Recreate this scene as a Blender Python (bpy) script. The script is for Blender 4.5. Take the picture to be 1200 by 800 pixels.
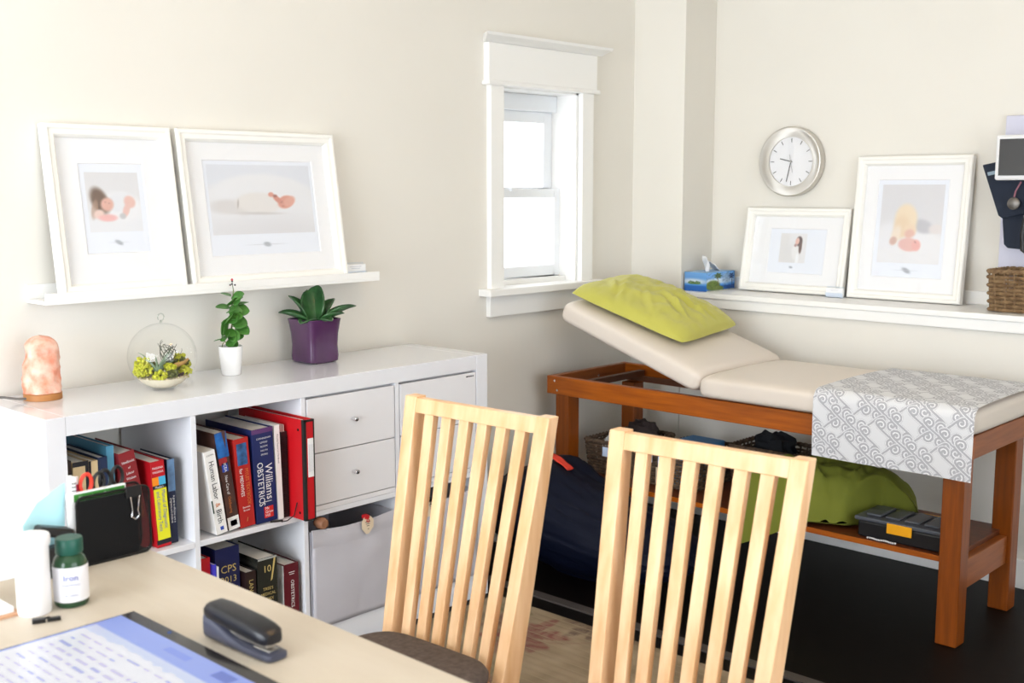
import bpy, math, random
import numpy as np
from mathutils import Matrix, Vector, noise
random.seed(7)
scene = bpy.context.scene
COL = scene.collection
for o in list(bpy.data.objects): bpy.data.objects.remove(o)

# ------------------------------------------------------------------ camera
cam_d = bpy.data.cameras.new('camera'); cam = bpy.data.objects.new('camera', cam_d); COL.objects.link(cam)
CAM = Vector((-1.17594, -2.99826, 1.32942)); YAW, PITCH = 0.752655, 0.132936
fw = Vector((math.cos(YAW)*math.cos(PITCH), math.sin(YAW)*math.cos(PITCH), -math.sin(PITCH)))
rt = fw.cross(Vector((0, 0, 1))).normalized(); up = rt.cross(fw)
cam.matrix_world = Matrix(((rt.x, up.x, -fw.x, CAM.x), (rt.y, up.y, -fw.y, CAM.y), (rt.z, up.z, -fw.z, CAM.z), (0, 0, 0, 1)))
cam_d.sensor_width = 36; cam_d.lens = 36*1339.34/1200; cam_d.clip_start = .05
cam_d.dof.use_dof = True; cam_d.dof.focus_distance = 3.3; cam_d.dof.aperture_fstop = 6.3
scene.camera = cam

# ------------------------------------------------------------------ world, daylight, exposure
wd = bpy.data.worlds.new('overcast_sky'); scene.world = wd; wd.use_nodes = True
wd.node_tree.nodes['Background'].inputs[0].default_value = (.93, .97, 1, 1)
wd.node_tree.nodes['Background'].inputs[1].default_value = 5.0
def area(name, loc, aim, sx, sy, power, col):
    d = bpy.data.lights.new(name, 'AREA'); d.shape = 'RECTANGLE'; d.size = sx; d.size_y = sy; d.energy = power; d.color = col
    o = bpy.data.objects.new(name, d); COL.objects.link(o); o.location = loc
    o.rotation_euler = (Vector(aim)-Vector(loc)).to_track_quat('-Z', 'Y').to_euler(); return o
# daylight arriving through the big window in the left wall, the one in the back wall and the small one by the corner
area('daylight_west', (-3.42, -1.75, 1.16), (0, -1.75, 1.16), 2.3, 1.95, 204, (.86, .93, 1))
area('daylight_south', (-.25, -4.72, 1.13), (-.25, 0, 1.13), 2.0, 1.95, 42, (.82, .91, 1))
area('daylight_small', (2.19, .21, 1.33), (2.19, -3, 1.33), .46, .75, 1, (1, 1, 1)).data.cycles.is_portal = True
scene.view_settings.view_transform = 'Standard'; scene.view_settings.look = 'None'
scene.view_settings.gamma = 1; scene.view_settings.use_curve_mapping = False
scene.view_settings.exposure = -0.47

# ------------------------------------------------------------------ helpers
def lin(c):
    c = np.asarray(c, float)/255.
    return np.where(c <= .04045, c/12.92, ((c+.055)/1.055)**2.4)
def S(*c): return tuple(float(x) for x in lin(c)) + (1.,)
MATS = {}
def mat(name, col, rough=.5, metal=0., bump=0., bscale=200., var=0., vscale=6., coat=0., trans=0., emit=0., spec=.5, ior=1.45, stretch=None, col2=None, sheen=0.):
    if name in MATS: return MATS[name]
    m = bpy.data.materials.new(name); m.use_nodes = True; nt = m.node_tree; b = nt.nodes['Principled BSDF']
    b.inputs['Base Color'].default_value = col; b.inputs['Roughness'].default_value = rough; b.inputs['Metallic'].default_value = metal
    b.inputs['Coat Weight'].default_value = coat; b.inputs['Transmission Weight'].default_value = trans; b.inputs['IOR'].default_value = ior
    b.inputs['Specular IOR Level'].default_value = spec; b.inputs['Sheen Weight'].default_value = sheen
    if emit: b.inputs['Emission Color'].default_value = col; b.inputs['Emission Strength'].default_value = emit
    tc = nt.nodes.new('ShaderNodeTexCoord'); mp = nt.nodes.new('ShaderNodeMapping'); nt.links.new(tc.outputs['Object'], mp.inputs[0])
    if stretch: mp.inputs['Scale'].default_value = stretch
    if var or col2:
        n = nt.nodes.new('ShaderNodeTexNoise'); n.inputs['Scale'].default_value = vscale; n.inputs['Detail'].default_value = 4
        nt.links.new(mp.outputs[0], n.inputs['Vector'])
        r = nt.nodes.new('ShaderNodeValToRGB'); e = r.color_ramp.elements
        e[0].position = .32; e[1].position = .68
        if col2: e[0].color = col; e[1].color = col2
        else:
            e[0].color = tuple(x*(1-var) for x in col[:3])+(1,); e[1].color = tuple(min(1, x*(1+var)) for x in col[:3])+(1,)
        nt.links.new(n.outputs['Fac'], r.inputs[0]); nt.links.new(r.outputs[0], b.inputs['Base Color'])
    if bump:
        n2 = nt.nodes.new('ShaderNodeTexNoise'); n2.inputs['Scale'].default_value = bscale; n2.inputs['Detail'].default_value = 3
        nt.links.new(mp.outputs[0], n2.inputs['Vector'])
        bp = nt.nodes.new('ShaderNodeBump'); bp.inputs['Strength'].default_value = bump; bp.inputs['Distance'].default_value = .002
        nt.links.new(n2.outputs['Fac'], bp.inputs['Height']); nt.links.new(bp.outputs[0], b.inputs['Normal'])
    MATS[name] = m; return m
def print_mat(name='print', rough=.5, emit=0.):
    if name in MATS: return MATS[name]
    m = bpy.data.materials.new(name); m.use_nodes = True; nt = m.node_tree; b = nt.nodes['Principled BSDF']
    a = nt.nodes.new('ShaderNodeAttribute'); a.attribute_name = 'ink'
    nt.links.new(a.outputs['Color'], b.inputs['Base Color']); b.inputs['Roughness'].default_value = rough
    if emit: nt.links.remove(b.inputs['Base Color'].links[0]); b.inputs['Base Color'].default_value = (.01, .01, .012, 1); nt.links.new(a.outputs['Color'], b.inputs['Emission Color']); b.inputs['Emission Strength'].default_value = emit
    MATS[name] = m; return m
def pane_mat(name, tint=(1, 1, 1, 1), rough=0.):
    if name in MATS: return MATS[name]
    m = bpy.data.materials.new(name); m.use_nodes = True; nt = m.node_tree; nt.nodes.remove(nt.nodes['Principled BSDF'])
    t = nt.nodes.new('ShaderNodeBsdfTransparent'); t.inputs[0].default_value = tint
    g = nt.nodes.new('ShaderNodeBsdfGlossy'); g.inputs['Roughness'].default_value = rough
    lw = nt.nodes.new('ShaderNodeLayerWeight'); lw.inputs[0].default_value = .5
    pw = nt.nodes.new('ShaderNodeMath'); pw.operation = 'POWER'; pw.inputs[1].default_value = 5.; nt.links.new(lw.outputs['Facing'], pw.inputs[0])
    f = nt.nodes.new('ShaderNodeMath'); f.operation = 'MULTIPLY_ADD'; f.inputs[1].default_value = .5; f.inputs[2].default_value = .035; nt.links.new(pw.outputs[0], f.inputs[0])
    x = nt.nodes.new('ShaderNodeMixShader'); nt.links.new(f.outputs[0], x.inputs[0]); nt.links.new(t.outputs[0], x.inputs[1]); nt.links.new(g.outputs[0], x.inputs[2])
    nt.links.new(x.outputs[0], nt.nodes['Material Output'].inputs[0]); MATS[name] = m; return m

WM = {}
class MB:
    def __init__(s): s.v = []; s.f = []; s.s = []
    def add(s, vs, fs, smooth=False):
        o = len(s.v); s.v += [tuple(v) for v in vs]; s.f += [tuple(i+o for i in f) for f in fs]; s.s += [smooth]*len(fs); return s
    def box(s, x0, x1, y0, y1, z0, z1, M=None):
        if x0 > x1: x0, x1 = x1, x0
        if y0 > y1: y0, y1 = y1, y0
        if z0 > z1: z0, z1 = z1, z0
        vs = [Vector(q) for q in ((x0, y0, z0), (x1, y0, z0), (x1, y1, z0), (x0, y1, z0), (x0, y0, z1), (x1, y0, z1), (x1, y1, z1), (x0, y1, z1))]
        if M: vs = [M @ v for v in vs]
        return s.add(vs, [(0, 3, 2, 1), (4, 5, 6, 7), (0, 1, 5, 4), (1, 2, 6, 5), (2, 3, 7, 6), (3, 0, 4, 7)])
    def hexa(s, b, t):   # bottom 4 (counter-clockwise from above), top 4
        return s.add(list(b)+list(t), [(0, 3, 2, 1), (4, 5, 6, 7), (0, 1, 5, 4), (1, 2, 6, 5), (2, 3, 7, 6), (3, 0, 4, 7)])
    def tube(s, pts, r, n=8, closed=False, caps=True):
        pts = [Vector(q) for q in pts]; N = len(pts); vs = []; fs = []
        rr = r if hasattr(r, '__len__') else [r]*N
        nrm = None
        for i in range(N):
            if closed: t = pts[(i+1) % N]-pts[i-1]
            else: t = pts[min(i+1, N-1)]-pts[max(i-1, 0)]
            t.normalize()
            if nrm is None:
                nrm = t.cross(Vector((0, 0, 1)))
                if nrm.length < .1: nrm = t.cross(Vector((1, 0, 0)))
            nrm = (nrm-t*nrm.dot(t)).normalized(); bn = t.cross(nrm)
            for k in range(n):
                a = 2*math.pi*k/n; vs.append(pts[i]+(nrm*math.cos(a)+bn*math.sin(a))*rr[i])
        for i in range(N if closed else N-1):
            j = (i+1) % N
            for k in range(n): fs.append((i*n+k, i*n+(k+1) % n, j*n+(k+1) % n, j*n+k))
        if not closed and caps: fs += [tuple(range(n))[::-1], tuple((N-1)*n+k for k in range(n))]
        return s.add(vs, fs, True)
    def cyl(s, a, b, r0, r1=None, n=20): return s.tube([a, b], [r0, r0 if r1 is None else r1], n)
    def lathe(s, prof, n=32, M=None):
        vs = []; fs = []
        for r, z in prof:
            for k in range(n):
                a = 2*math.pi*k/n; v = Vector((r*math.cos(a), r*math.sin(a), z)); vs.append(M @ v if M else v)
        for i in range(len(prof)-1):
            for k in range(n): fs.append((i*n+k, i*n+(k+1) % n, (i+1)*n+(k+1) % n, (i+1)*n+k))
        return s.add(vs, fs, True)
    def grid(s, fn, nu, nv, cu=False, cv=False, smooth=True):
        vs = [fn(i/(nu if cu else nu-1), j/(nv if cv else nv-1)) for i in range(nu) for j in range(nv)]; fs = []
        for i in range(nu if cu else nu-1):
            for j in range(nv if cv else nv-1):
                a, b = (i+1) % nu, (j+1) % nv; fs.append((i*nv+j, a*nv+j, a*nv+b, i*nv+b))
        return s.add(vs, fs, smooth)
    def prism(s, poly, y0, y1, M=None):  # polygon in x,z swept along y
        n = len(poly); vs = [Vector((x, y0, z)) for x, z in poly]+[Vector((x, y1, z)) for x, z in poly]
        if M: vs = [M @ v for v in vs]
        return s.add(vs, [tuple(range(n)), tuple(range(2*n-1, n-1, -1))]+[(i, i+n, (i+1) % n+n, (i+1) % n) for i in range(n)])
    def ball(s, c, r, sx=1, sy=1, sz=1, n=12, M=None):
        vs = []; fs = []
        for i in range(n+1):
            th = math.pi*i/n
            for k in range(n*2):
                a = math.pi*k/n; v = Vector((r*sx*math.sin(th)*math.cos(a), r*sy*math.sin(th)*math.sin(a), r*sz*math.cos(th)))
                if M: v = M @ v
                vs.append(v+Vector(c))
        m = n*2
        for i in range(n):
            for k in range(m): fs.append((i*m+k, (i+1)*m+k, (i+1)*m+(k+1) % m, i*m+(k+1) % m))
        return s.add(vs, fs, True)
    def build(s, name, m, parent=None, bevel=0, seg=2, stuff=False, fix=True, origin=None, solid=0, sub=0):
        me = bpy.data.meshes.new(name); vs = s.v
        W = WM.get(parent)
        if W is None and origin is not None: W = Matrix.Translation(origin)
        if W is not None: Wi = W.inverted(); vs = [Wi @ Vector(v) for v in vs]
        me.from_pydata([tuple(v) for v in vs], [], s.f)
        me.polygons.foreach_set('use_smooth', s.s)
        if fix:
            import bmesh
            bm = bmesh.new(); bm.from_mesh(me); bmesh.ops.remove_doubles(bm, verts=bm.verts, dist=1e-6)
            bmesh.ops.recalc_face_normals(bm, faces=bm.faces); bm.to_mesh(me); bm.free()
        if any(s.s): me.set_sharp_from_angle(angle=math.radians(40))
        return finish(name, me, m, parent, W, bevel, seg, stuff, solid, sub)
def finish(name, me, m, parent, W, bevel=0, seg=2, stuff=False, solid=0, sub=0):
    o = bpy.data.objects.new(name, me); COL.objects.link(o)
    if m: me.materials.append(m)
    if parent: o.parent = parent
    elif W is not None: o.matrix_world = W
    if W is not None: WM[o] = W
    if bevel:
        b = o.modifiers.new('bevel', 'BEVEL'); b.width = bevel; b.segments = seg; b.limit_method = 'ANGLE'; b.angle_limit = math.radians(40)
    if solid:
        b = o.modifiers.new('thickness', 'SOLIDIFY'); b.thickness = solid; b.offset = -1
    if sub:
        b = o.modifiers.new('sub', 'SUBSURF'); b.levels = sub; b.render_levels = sub
    if stuff: o['kind'] = 'stuff'
    return o
def tag(o, label, cat, group=None):
    o['label'] = label; o['category'] = cat
    if group: o['group'] = group
    return o
def thing(name, label, cat, loc=(0, 0, 0), M=None, group=None):
    o = bpy.data.objects.new(name, None); COL.objects.link(o); o.empty_display_size = .05
    W = Matrix.Translation(loc) @ (M or Matrix.Identity(4)); o.matrix_world = W; WM[o] = W
    return tag(o, label, cat, group)
def solo(mb, name, m, label, cat, group=None, **k):
    a = np.array([tuple(v) for v in mb.v]); c = ((a[:, 0].min()+a[:, 0].max())/2, (a[:, 1].min()+a[:, 1].max())/2, a[:, 2].min())
    return tag(mb.build(name, m, None, origin=c, **k), label, cat, group)
def struct(mb, name, m, parent=None, **k):
    o = mb.build(name, m, parent, **k)
    if not parent: o['kind'] = 'structure'
    return o
def painted(name, fn, img, nu, nv, m, parent=None, solid=0, sub=0, uvrange=None):
    """a grid of points fn(u,v) whose printed colour is img(U,V) (numpy, sRGB 0-255)"""
    u = np.linspace(0, 1, nu); v = np.linspace(0, 1, nv); U, V = np.meshgrid(u, v, indexing='ij')
    C = np.clip(img(U, V), 0, 255); C = lin(C).reshape(-1, 3)
    W = WM.get(parent); Wi = W.inverted() if W is not None else Matrix.Identity(4)
    vs = [tuple(Wi @ Vector(fn(a, b))) for a in u for b in v]
    idx = np.arange(nu*nv).reshape(nu, nv)
    fs = np.stack([idx[:-1, :-1], idx[1:, :-1], idx[1:, 1:], idx[:-1, 1:]], -1).reshape(-1, 4).tolist()
    me = bpy.data.meshes.new(name); me.from_pydata(vs, [], fs); me.polygons.foreach_set('use_smooth', [True]*len(fs))
    at = me.color_attributes.new('ink', 'FLOAT_COLOR', 'POINT'); at.data.foreach_set('color', np.c_[C, np.ones(len(C))].ravel())
    return finish(name, me, m, parent, W, solid=solid, sub=sub)
def blob(I, U, V, cx, cy, rx, ry, col, ang=0, soft=.35, op=1.):
    soft = min(1.5, soft*1.45)
    a = math.radians(ang); dx, dy = U-cx, V-cy; x = dx*math.cos(a)+dy*math.sin(a); y = -dx*math.sin(a)+dy*math.cos(a)
    d = np.sqrt((x/rx)**2+(y/ry)**2); t = np.clip((1+soft/2-d)/soft, 0, 1); t = (t*t*(3-2*t)*op)[..., None]
    I[:] = I*(1-t)+np.array(col, float)*t
def rect(I, U, V, x0, x1, y0, y1, col):
    k = (U >= x0) & (U <= x1) & (V >= y0) & (V <= y1); I[k] = col
def fade(J, k=.82):
    return J*k+np.array((228, 228, 234))*(1-k)
def vnoise(U, V, f, seed=0):
    rng = np.random.RandomState(seed); g = rng.rand(64, 64); x = U*f; y = V*f; xi = np.floor(x).astype(int); yi = np.floor(y).astype(int); fx = x-xi; fy = y-yi
    fx = fx*fx*(3-2*fx); fy = fy*fy*(3-2*fy); G = lambda a, b: g[a % 64, b % 64]
    return (G(xi, yi)*(1-fx)+G(xi+1, yi)*fx)*(1-fy)+(G(xi, yi+1)*(1-fx)+G(xi+1, yi+1)*fx)*fy
def text(body, size, O, tx, ty, m, parent, name='lettering', align='LEFT', sx=1., off=.0004):
    """flat lettering: origin O, reading direction tx, letter-up ty (in the local frame of parent)"""
    c = bpy.data.curves.new('lettering', 'FONT'); c.body = body; c.size = size; c.align_x = align; c.align_y = 'CENTER'; c.resolution_u = 2
    t = bpy.data.objects.new('lettering', c); me = bpy.data.meshes.new_from_object(t)
    bpy.data.objects.remove(t); tx, ty = Vector(tx), Vector(ty); n = tx.cross(ty)
    M = Matrix(((tx.x*sx, ty.x, n.x, O[0]+n.x*off), (tx.y*sx, ty.y, n.y, O[1]+n.y*off), (tx.z*sx, ty.z, n.z, O[2]+n.z*off), (0, 0, 0, 1)))
    me.transform(M); me.materials.clear()
    return finish(name, me, m, parent, WM.get(parent) if parent else None)
def copy_tree(o, parent=None):
    c = o.copy(); COL.objects.link(c)
    if parent: c.parent = parent
    for ch in list(o.children): copy_tree(ch, c)
    return c
def sm(t): t = max(0, min(1, t)); return t*t*(3-2*t)

# ------------------------------------------------------------------ materials
PAINT = mat('cream_wall_paint', S(232, 228, 220), .75, bump=.06, bscale=260, var=.015, vscale=2)
CEILM = mat('ceiling_paint', S(246, 240, 228), .8)
TRIM = mat('white_trim_paint', S(244, 243, 241), .35)
VINYL = mat('window_vinyl', S(240, 243, 248), .4)
LAC = mat('white_lacquer', S(231, 232, 238), .12, coat=.3)
LACF = mat('white_drawer_foil', S(232, 231, 235), .35)
FLOORM = mat('dark_wood_floor', S(10, 6, 5), .5, spec=.15, var=.35, vscale=9, stretch=(8, 1, 1))
BIRCH = mat('birch_wood', S(224, 174, 124), .34, col2=S(244, 203, 160), vscale=7, stretch=(5, 5, .5), bump=.05, bscale=60)
ORANGE = mat('orange_stained_wood', S(146, 70, 4), .38, col2=S(174, 90, 8), vscale=9, stretch=(8, .6, 8))
ORANGEL = mat('orange_stained_wood_vignetted', S(118, 56, 3), .38, col2=S(142, 70, 6), vscale=9, stretch=(8, 8, .6))  # rail stain again for the legs, with vignette darkening put into its colour
SHELFW = mat('dark_shelf_wood', S(96, 48, 22), .4, var=.2, vscale=9, stretch=(8, .6, 8))
VINYLB = mat('beige_vinyl', S(222, 211, 200), .38, bump=.08, bscale=420)
DESKW = mat('maple_desk_laminate', S(208, 197, 182), .42, col2=S(199, 186, 169), vscale=5, stretch=(4, .5, 1))
SEATF = mat('grey_brown_seat_fabric', S(86, 75, 70), .9, var=.25, vscale=70, bump=.3, bscale=500)
LIME = mat('chartreuse_cotton', S(188, 184, 84), .8, bump=.15, bscale=300, sheen=.2)
OLIVE = mat('olive_green_cotton', S(108, 114, 34), .85, bump=.15, bscale=300)
NAVYB = mat('navy_nylon', S(4, 9, 29), .6, spec=.2, bump=.1, bscale=120)
FRAMEW = mat('white_frame_lacquer', S(247, 245, 240), .3)
MATB = mat('white_mat_board', S(245, 245, 248), .8)
GLZ = pane_mat('picture_glazing')
BLACK = mat('black_plastic', S(18, 18, 20), .35)
BLACKM = mat('black_wire', S(12, 12, 14), .45, metal=.3)
STEEL = mat('brushed_steel', S(200, 196, 190), .3, metal=1)
CHROME = mat('chrome', S(225, 225, 228), .15, metal=1)
PAPER = mat('paper_white', S(243, 243, 244), .7)
PAGES = mat('page_edges', S(226, 222, 214), .85, bump=.4, bscale=900, stretch=(30, 1, 1))
WICK = mat('brown_wicker', S(66, 50, 40), .75, col2=S(104, 84, 66), vscale=60)
WICKL = mat('tan_wicker', S(104, 78, 52), .7, col2=S(150, 122, 88), vscale=50)
FAB = mat('white_bin_canvas', S(190, 188, 196), .9, bump=.25, bscale=500, var=.03, vscale=4)
LEAF = mat('green_leaf', S(52, 106, 40), .4, col2=S(84, 138, 58), vscale=30)
LEAFD = mat('dark_succulent_leaf', S(30, 68, 36), .3, col2=S(62, 106, 60), vscale=22, coat=.2)
SOIL = mat('potting_soil', S(52, 38, 28), .95, bump=.6, bscale=200)
INKW = mat('ink_white', S(235, 235, 235), .6); INKK = mat('ink_black', S(22, 24, 34), .6); INKB = mat('ink_blue', S(40, 70, 170), .6)
INKG = mat('ink_gold', S(200, 178, 110), .5); INKR = mat('ink_red', S(205, 38, 36), .6); INKO = mat('ink_orange', S(206, 120, 60), .6)
PRINT = print_mat('print', .45)

# ------------------------------------------------------------------ room
F = -.03; CE = 2.6; XB = 2.782; XR = 3.06; XL = -3.3; YB = -4.6
LW = Vector((2.782, -.258)); LR = Vector((3.06, -.222))
o = struct(MB().box(XL-.1, 3.2, YB-.1, .2, F-.1, F), 'floor', FLOORM)
struct(MB().box(XL-.1, 3.2, YB-.1, .2, CE, CE+.1), 'ceiling', CEILM)
WX0, WX1, WZ0, WZ1 = 1.957, 2.413, .955, 1.712     # small window opening
b = MB(); b.box(XL-.1, WX0, 0, .2, F, CE); b.box(WX1, 3.2, 0, .2, F, CE); b.box(WX0, WX1, 0, .2, F, WZ0); b.box(WX0, WX1, 0, .2, WZ1, CE)
struct(b, 'wall_back', PAINT)
b = MB()
b.box(XB, 3.2, YB, -.262, F, .886)                                     # thick lower wall under the ledge
b.box(XR, 3.2, YB, -.2, .886, CE)                                      # recessed upper wall
b.hexa([(XB, LW.y, F), (XR, LR.y, F), (XR, 0, F), (XB, 0, F)], [(XB, LW.y, CE), (XR, LR.y, CE), (XR, 0, CE), (XB, 0, CE)])  # corner pier
struct(b, 'wall_right', PAINT)
# left wall with the big daylight window
LY0, LY1, LZ0, LZ1 = -2.95, -.55, .15, 2.17
b = MB(); b.box(XL-.1, XL, YB, LY0, F, CE); b.box(XL-.1, XL, LY1, .0, F, CE); b.box(XL-.1, XL, LY0, LY1, F, LZ0); b.box(XL-.1, XL, LY0, LY1, LZ1, CE)
struct(b, 'wall_left', PAINT)
BX0, BX1 = -1.3, .8
b = MB(); b.box(XL-.1, BX0, YB-.1, YB, F, CE); b.box(BX1, 3.2, YB-.1, YB, F, CE); b.box(BX0, BX1, YB-.1, YB, F, LZ0); b.box(BX0, BX1, YB-.1, YB, LZ1, CE)
struct(b, 'wall_front', PAINT)
# frames of the two windows outside the photograph
w = struct(MB(), 'window_2', None); 
b = MB()
for y in (LY0, LY0+.8, LY1-.8, LY1): b.box(XL-.08, XL+.02, y-.035, y+.035, LZ0, LZ1)
for z in (LZ0, LZ1): b.box(XL-.08, XL+.02, LY0-.035, LY1+.035, z-.035, z+.035)
b.build('window_frame', TRIM, w)
w = struct(MB(), 'window_3', None); b = MB()
for x in (BX0, (BX0+BX1)/2, BX1): b.box(x-.035, x+.035, YB-.08, YB+.02, LZ0, LZ1)
for z in (LZ0, LZ1): b.box(BX0-.035, BX1+.035, YB-.08, YB+.02, z-.035, z+.035)
b.build('window_frame', TRIM, w)
struct(MB().box(XL, 2.782, -.015, 0, F, F+.10), 'baseboard_back', TRIM, bevel=.003)
struct(MB().box(XB-.015, XB, YB, -.01, F, F+.10), 'baseboard_right', TRIM, bevel=.003)
# ledge on the half-height wall
b = MB(); b.box(2.752, XR, YB+.02, -.268, .886, .907); struct(b, 'trim_1', TRIM, bevel=.003)
b = MB(); b.box(2.762, XB, YB+.02, -.268, .846, .886); b.box(XR-.014, XR, YB+.02, -.24, .907, .957); struct(b, 'trim_2', TRIM, bevel=.004)
# floor strip beyond the rug
struct(MB().box(1.57, 1.61, YB+.3, -.01, F, F+.006), 'trim_3', mat('grey_floor_strip', S(74, 68, 66), .35))

# small double-hung window with its casing
w = struct(MB(), 'window_1', None)
b = MB(); b.box(WX0-.07, WX0, -.025, 0, WZ0, WZ1); b.box(WX1, WX1+.07, -.025, 0, WZ0, WZ1); b.build('casing', TRIM, w, bevel=.002)
MB().box(1.872, 2.497, -.03, 0, 1.722, 1.858).build('head_casing', TRIM, w, bevel=.002)
MB().box(1.862, 2.507, -.04, 0, 1.706, 1.722).build('head_fillet', TRIM, w, bevel=.004)
# crown with a sloped underside
pr = [(0, 1.858), (-.035, 1.858), (-.045, 1.866), (-.068, 1.878), (-.072, 1.888), (0, 1.888)]
def crown(u):
    x0, x1 = 1.872, 2.497; n = len(pr); vs = []
    for (y, z) in pr: e = -y*.72; vs.append((x0-e, y, z)); 
    for (y, z) in pr: e = -y*.72; vs.append((x1+e, y, z))
    return MB().add(vs, [tuple(range(n)), tuple(range(2*n-1, n-1, -1))]+[(i, i+n, (i+1) % n+n, (i+1) % n) for i in range(n)])
crown(0).build('crown_moulding', TRIM, w)
MB().box(1.845, 2.538, -.06, .06, .93, .957).build('stool', TRIM, w, bevel=.003)
MB().box(1.883, 2.49, -.022, 0, .85, .93).build('apron', TRIM, w, bevel=.002)
b = MB(); b.box(WX0-.001, WX0+.012, 0, .19, WZ0, WZ1); b.box(WX1-.012, WX1+.001, 0, .19, WZ0, WZ1); b.box(WX0, WX1, 0, .19, WZ1-.012, WZ1); b.box(WX0, WX1, .05, .19, WZ0, WZ0+.02); b.build('jamb_liner', TRIM, w)
def sash(x0, x1, z0, z1, y, st, tr, br, name):
    b = MB(); b.box(x0, x0+st, y, y+.035, z0, z1); b.box(x1-st, x1, y, y+.035, z0, z1); b.box(x0+st, x1-st, y, y+.035, z1-tr, z1); b.box(x0+st, x1-st, y, y+.035, z0, z0+br)
    s_ = b.build(name, VINYL, w, bevel=.003)
    MB().box(x0+st, x1-st, y+.015, y+.019, z0+br, z1-tr).build('pane', pane_mat('window_glass'), s_)
sash(WX0+.012, WX1-.004, WZ0+.022, 1.328, .085, .04, .035, .045, 'lower_sash')
sash(WX0+.012, WX1-.012, 1.30, 1.635, .128, .05, .045, .035, 'upper_sash')
b = MB(); b.box(WX0+.012, WX1-.012, .1, .17, 1.635, WZ1-.012); b.build('head_jamb', VINYL, w, bevel=.003)
MB().box(2.10, 2.14, .07, .086, 1.318, 1.332).build('sash_lock', VINYL, w, bevel=.002)

# ceiling lamp added out of view to warm the upper walls
t = thing('added_ceiling_lamp', 'round opal glass ceiling lamp added out of view to warm the upper walls', 'lamp', (.7, -1.9, CE))
b = MB(); b.lathe([(0, 0), (.2, 0), (.2, -.025), (.19, -.025), (0, -.025)], 32, Matrix.Translation((.7, -1.9, CE))); b.build('base', TRIM, t)
b = MB(); b.lathe([(.185, -.025), (.18, -.06), (.13, -.1), (.06, -.115), (.0001, -.118)], 32, Matrix.Translation((.7, -1.9, CE))); b.build('shade', mat('warm_opal_glass', S(255, 204, 132), .4, emit=19.), t)

# rug
def rugimg(U, V):
    I = np.zeros(U.shape+(3,)); I[:] = (134, 116, 92); x = U*2.1; y = V*3.2
    n = vnoise(x, y, 9, 1)*.6+vnoise(x, y, 23, 2)*.4; I += (n[..., None]-.5)*46
    rng = random.Random(5)
    for i in range(60):
        cx, cy = rng.random()*2.1, rng.random()*3.2
        if i == 0: cx, cy = 1.90, 2.87
        col = [(88, 44, 38), (80, 60, 50), (98, 90, 60)][i % 3] if i else (104, 46, 42); r = rng.uniform(.06, .13)
        if i == 0: r = .16
        a = np.arctan2(y-cy, x-cx); rr = np.hypot(x-cx, y-cy); w_ = r*(.75+.25*np.cos(6*a+rng.random()*6)+.15*np.cos(11*a))
        t_ = np.clip((w_-rr)/.02, 0, 1)*(.45+.5*np.clip(np.sin(rr*130+3*np.sin(a*5)), 0, 1)); I[:] = I*(1-t_[..., None]*.8)+np.array(col)*t_[..., None]*.8
    vv = np.abs(np.sin(x*7+2.2*np.sin(y*3.1)+1.4*np.sin(y*7))); k = (np.clip(.09-vv, 0, .09)/.09)[..., None]; I[:] = I*(1-.35*k)+np.array((110, 76, 62))*.35*k
    return I
RX0, RX1, RY0, RY1 = -.62, 1.48, -3.4, -.44
rug = thing('area_rug', 'beige floral area rug with maroon flowers on the dark floor', 'rug', (.43, -1.9, F))
painted('pile', lambda u, v: (RX0+u*(RX1-RX0), RY0+v*(RY1-RY0), F+.011+.0006*math.sin(u*400)), rugimg, 300, 420, print_mat('rug_wool', .95), rug)
MB().box(RX0, RX1, RY0, RY1, F+.0005, F+.0105).build('backing', mat('rug_backing', S(140, 124, 100), .95), rug)

# ------------------------------------------------------------------ bookcase
t_ = .016; cw = (1.39-3*t_)/4; DIV = [.05+cw, .05+2*cw+t_, .05+3*cw+2*t_]; BD = -.39
CX = [(.05, DIV[0]), (DIV[0]+t_, DIV[1]), (DIV[1]+t_, DIV[2]), (DIV[2]+t_, 1.44)]
bc = thing('bookcase', 'long white lacquered cube bookcase with four columns and two rows against the wall', 'bookcase', (.745, -.195, F))
MB().box(.05, 1.44, BD+.001, -.017, .742, .79).build('top_panel', LAC, bc, bevel=.0015)
for x in (0, 1.44): MB().box(x, x+.05, BD, -.017, F, .79).build('side_panel', LAC, bc, bevel=.0015)
MB().box(.05, 1.44, BD+.001, -.017, F, .05).build('bottom_panel', LAC, bc, bevel=.0015)
for x in DIV: MB().box(x, x+t_, BD+.002, -.017, .05, .742).build('divider', LAC, bc, bevel=.001)
for a, c in CX: MB().box(a, c, BD+.002, -.017, .387, .403).build('shelf', LAC, bc, bevel=.001)
b = MB(); b.cyl((-.0005, -.37, .772), (.001, -.37, .772), .004, n=12); b.build('cover_cap', mat('grey_cap', S(190, 190, 194), .5), bc)

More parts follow.
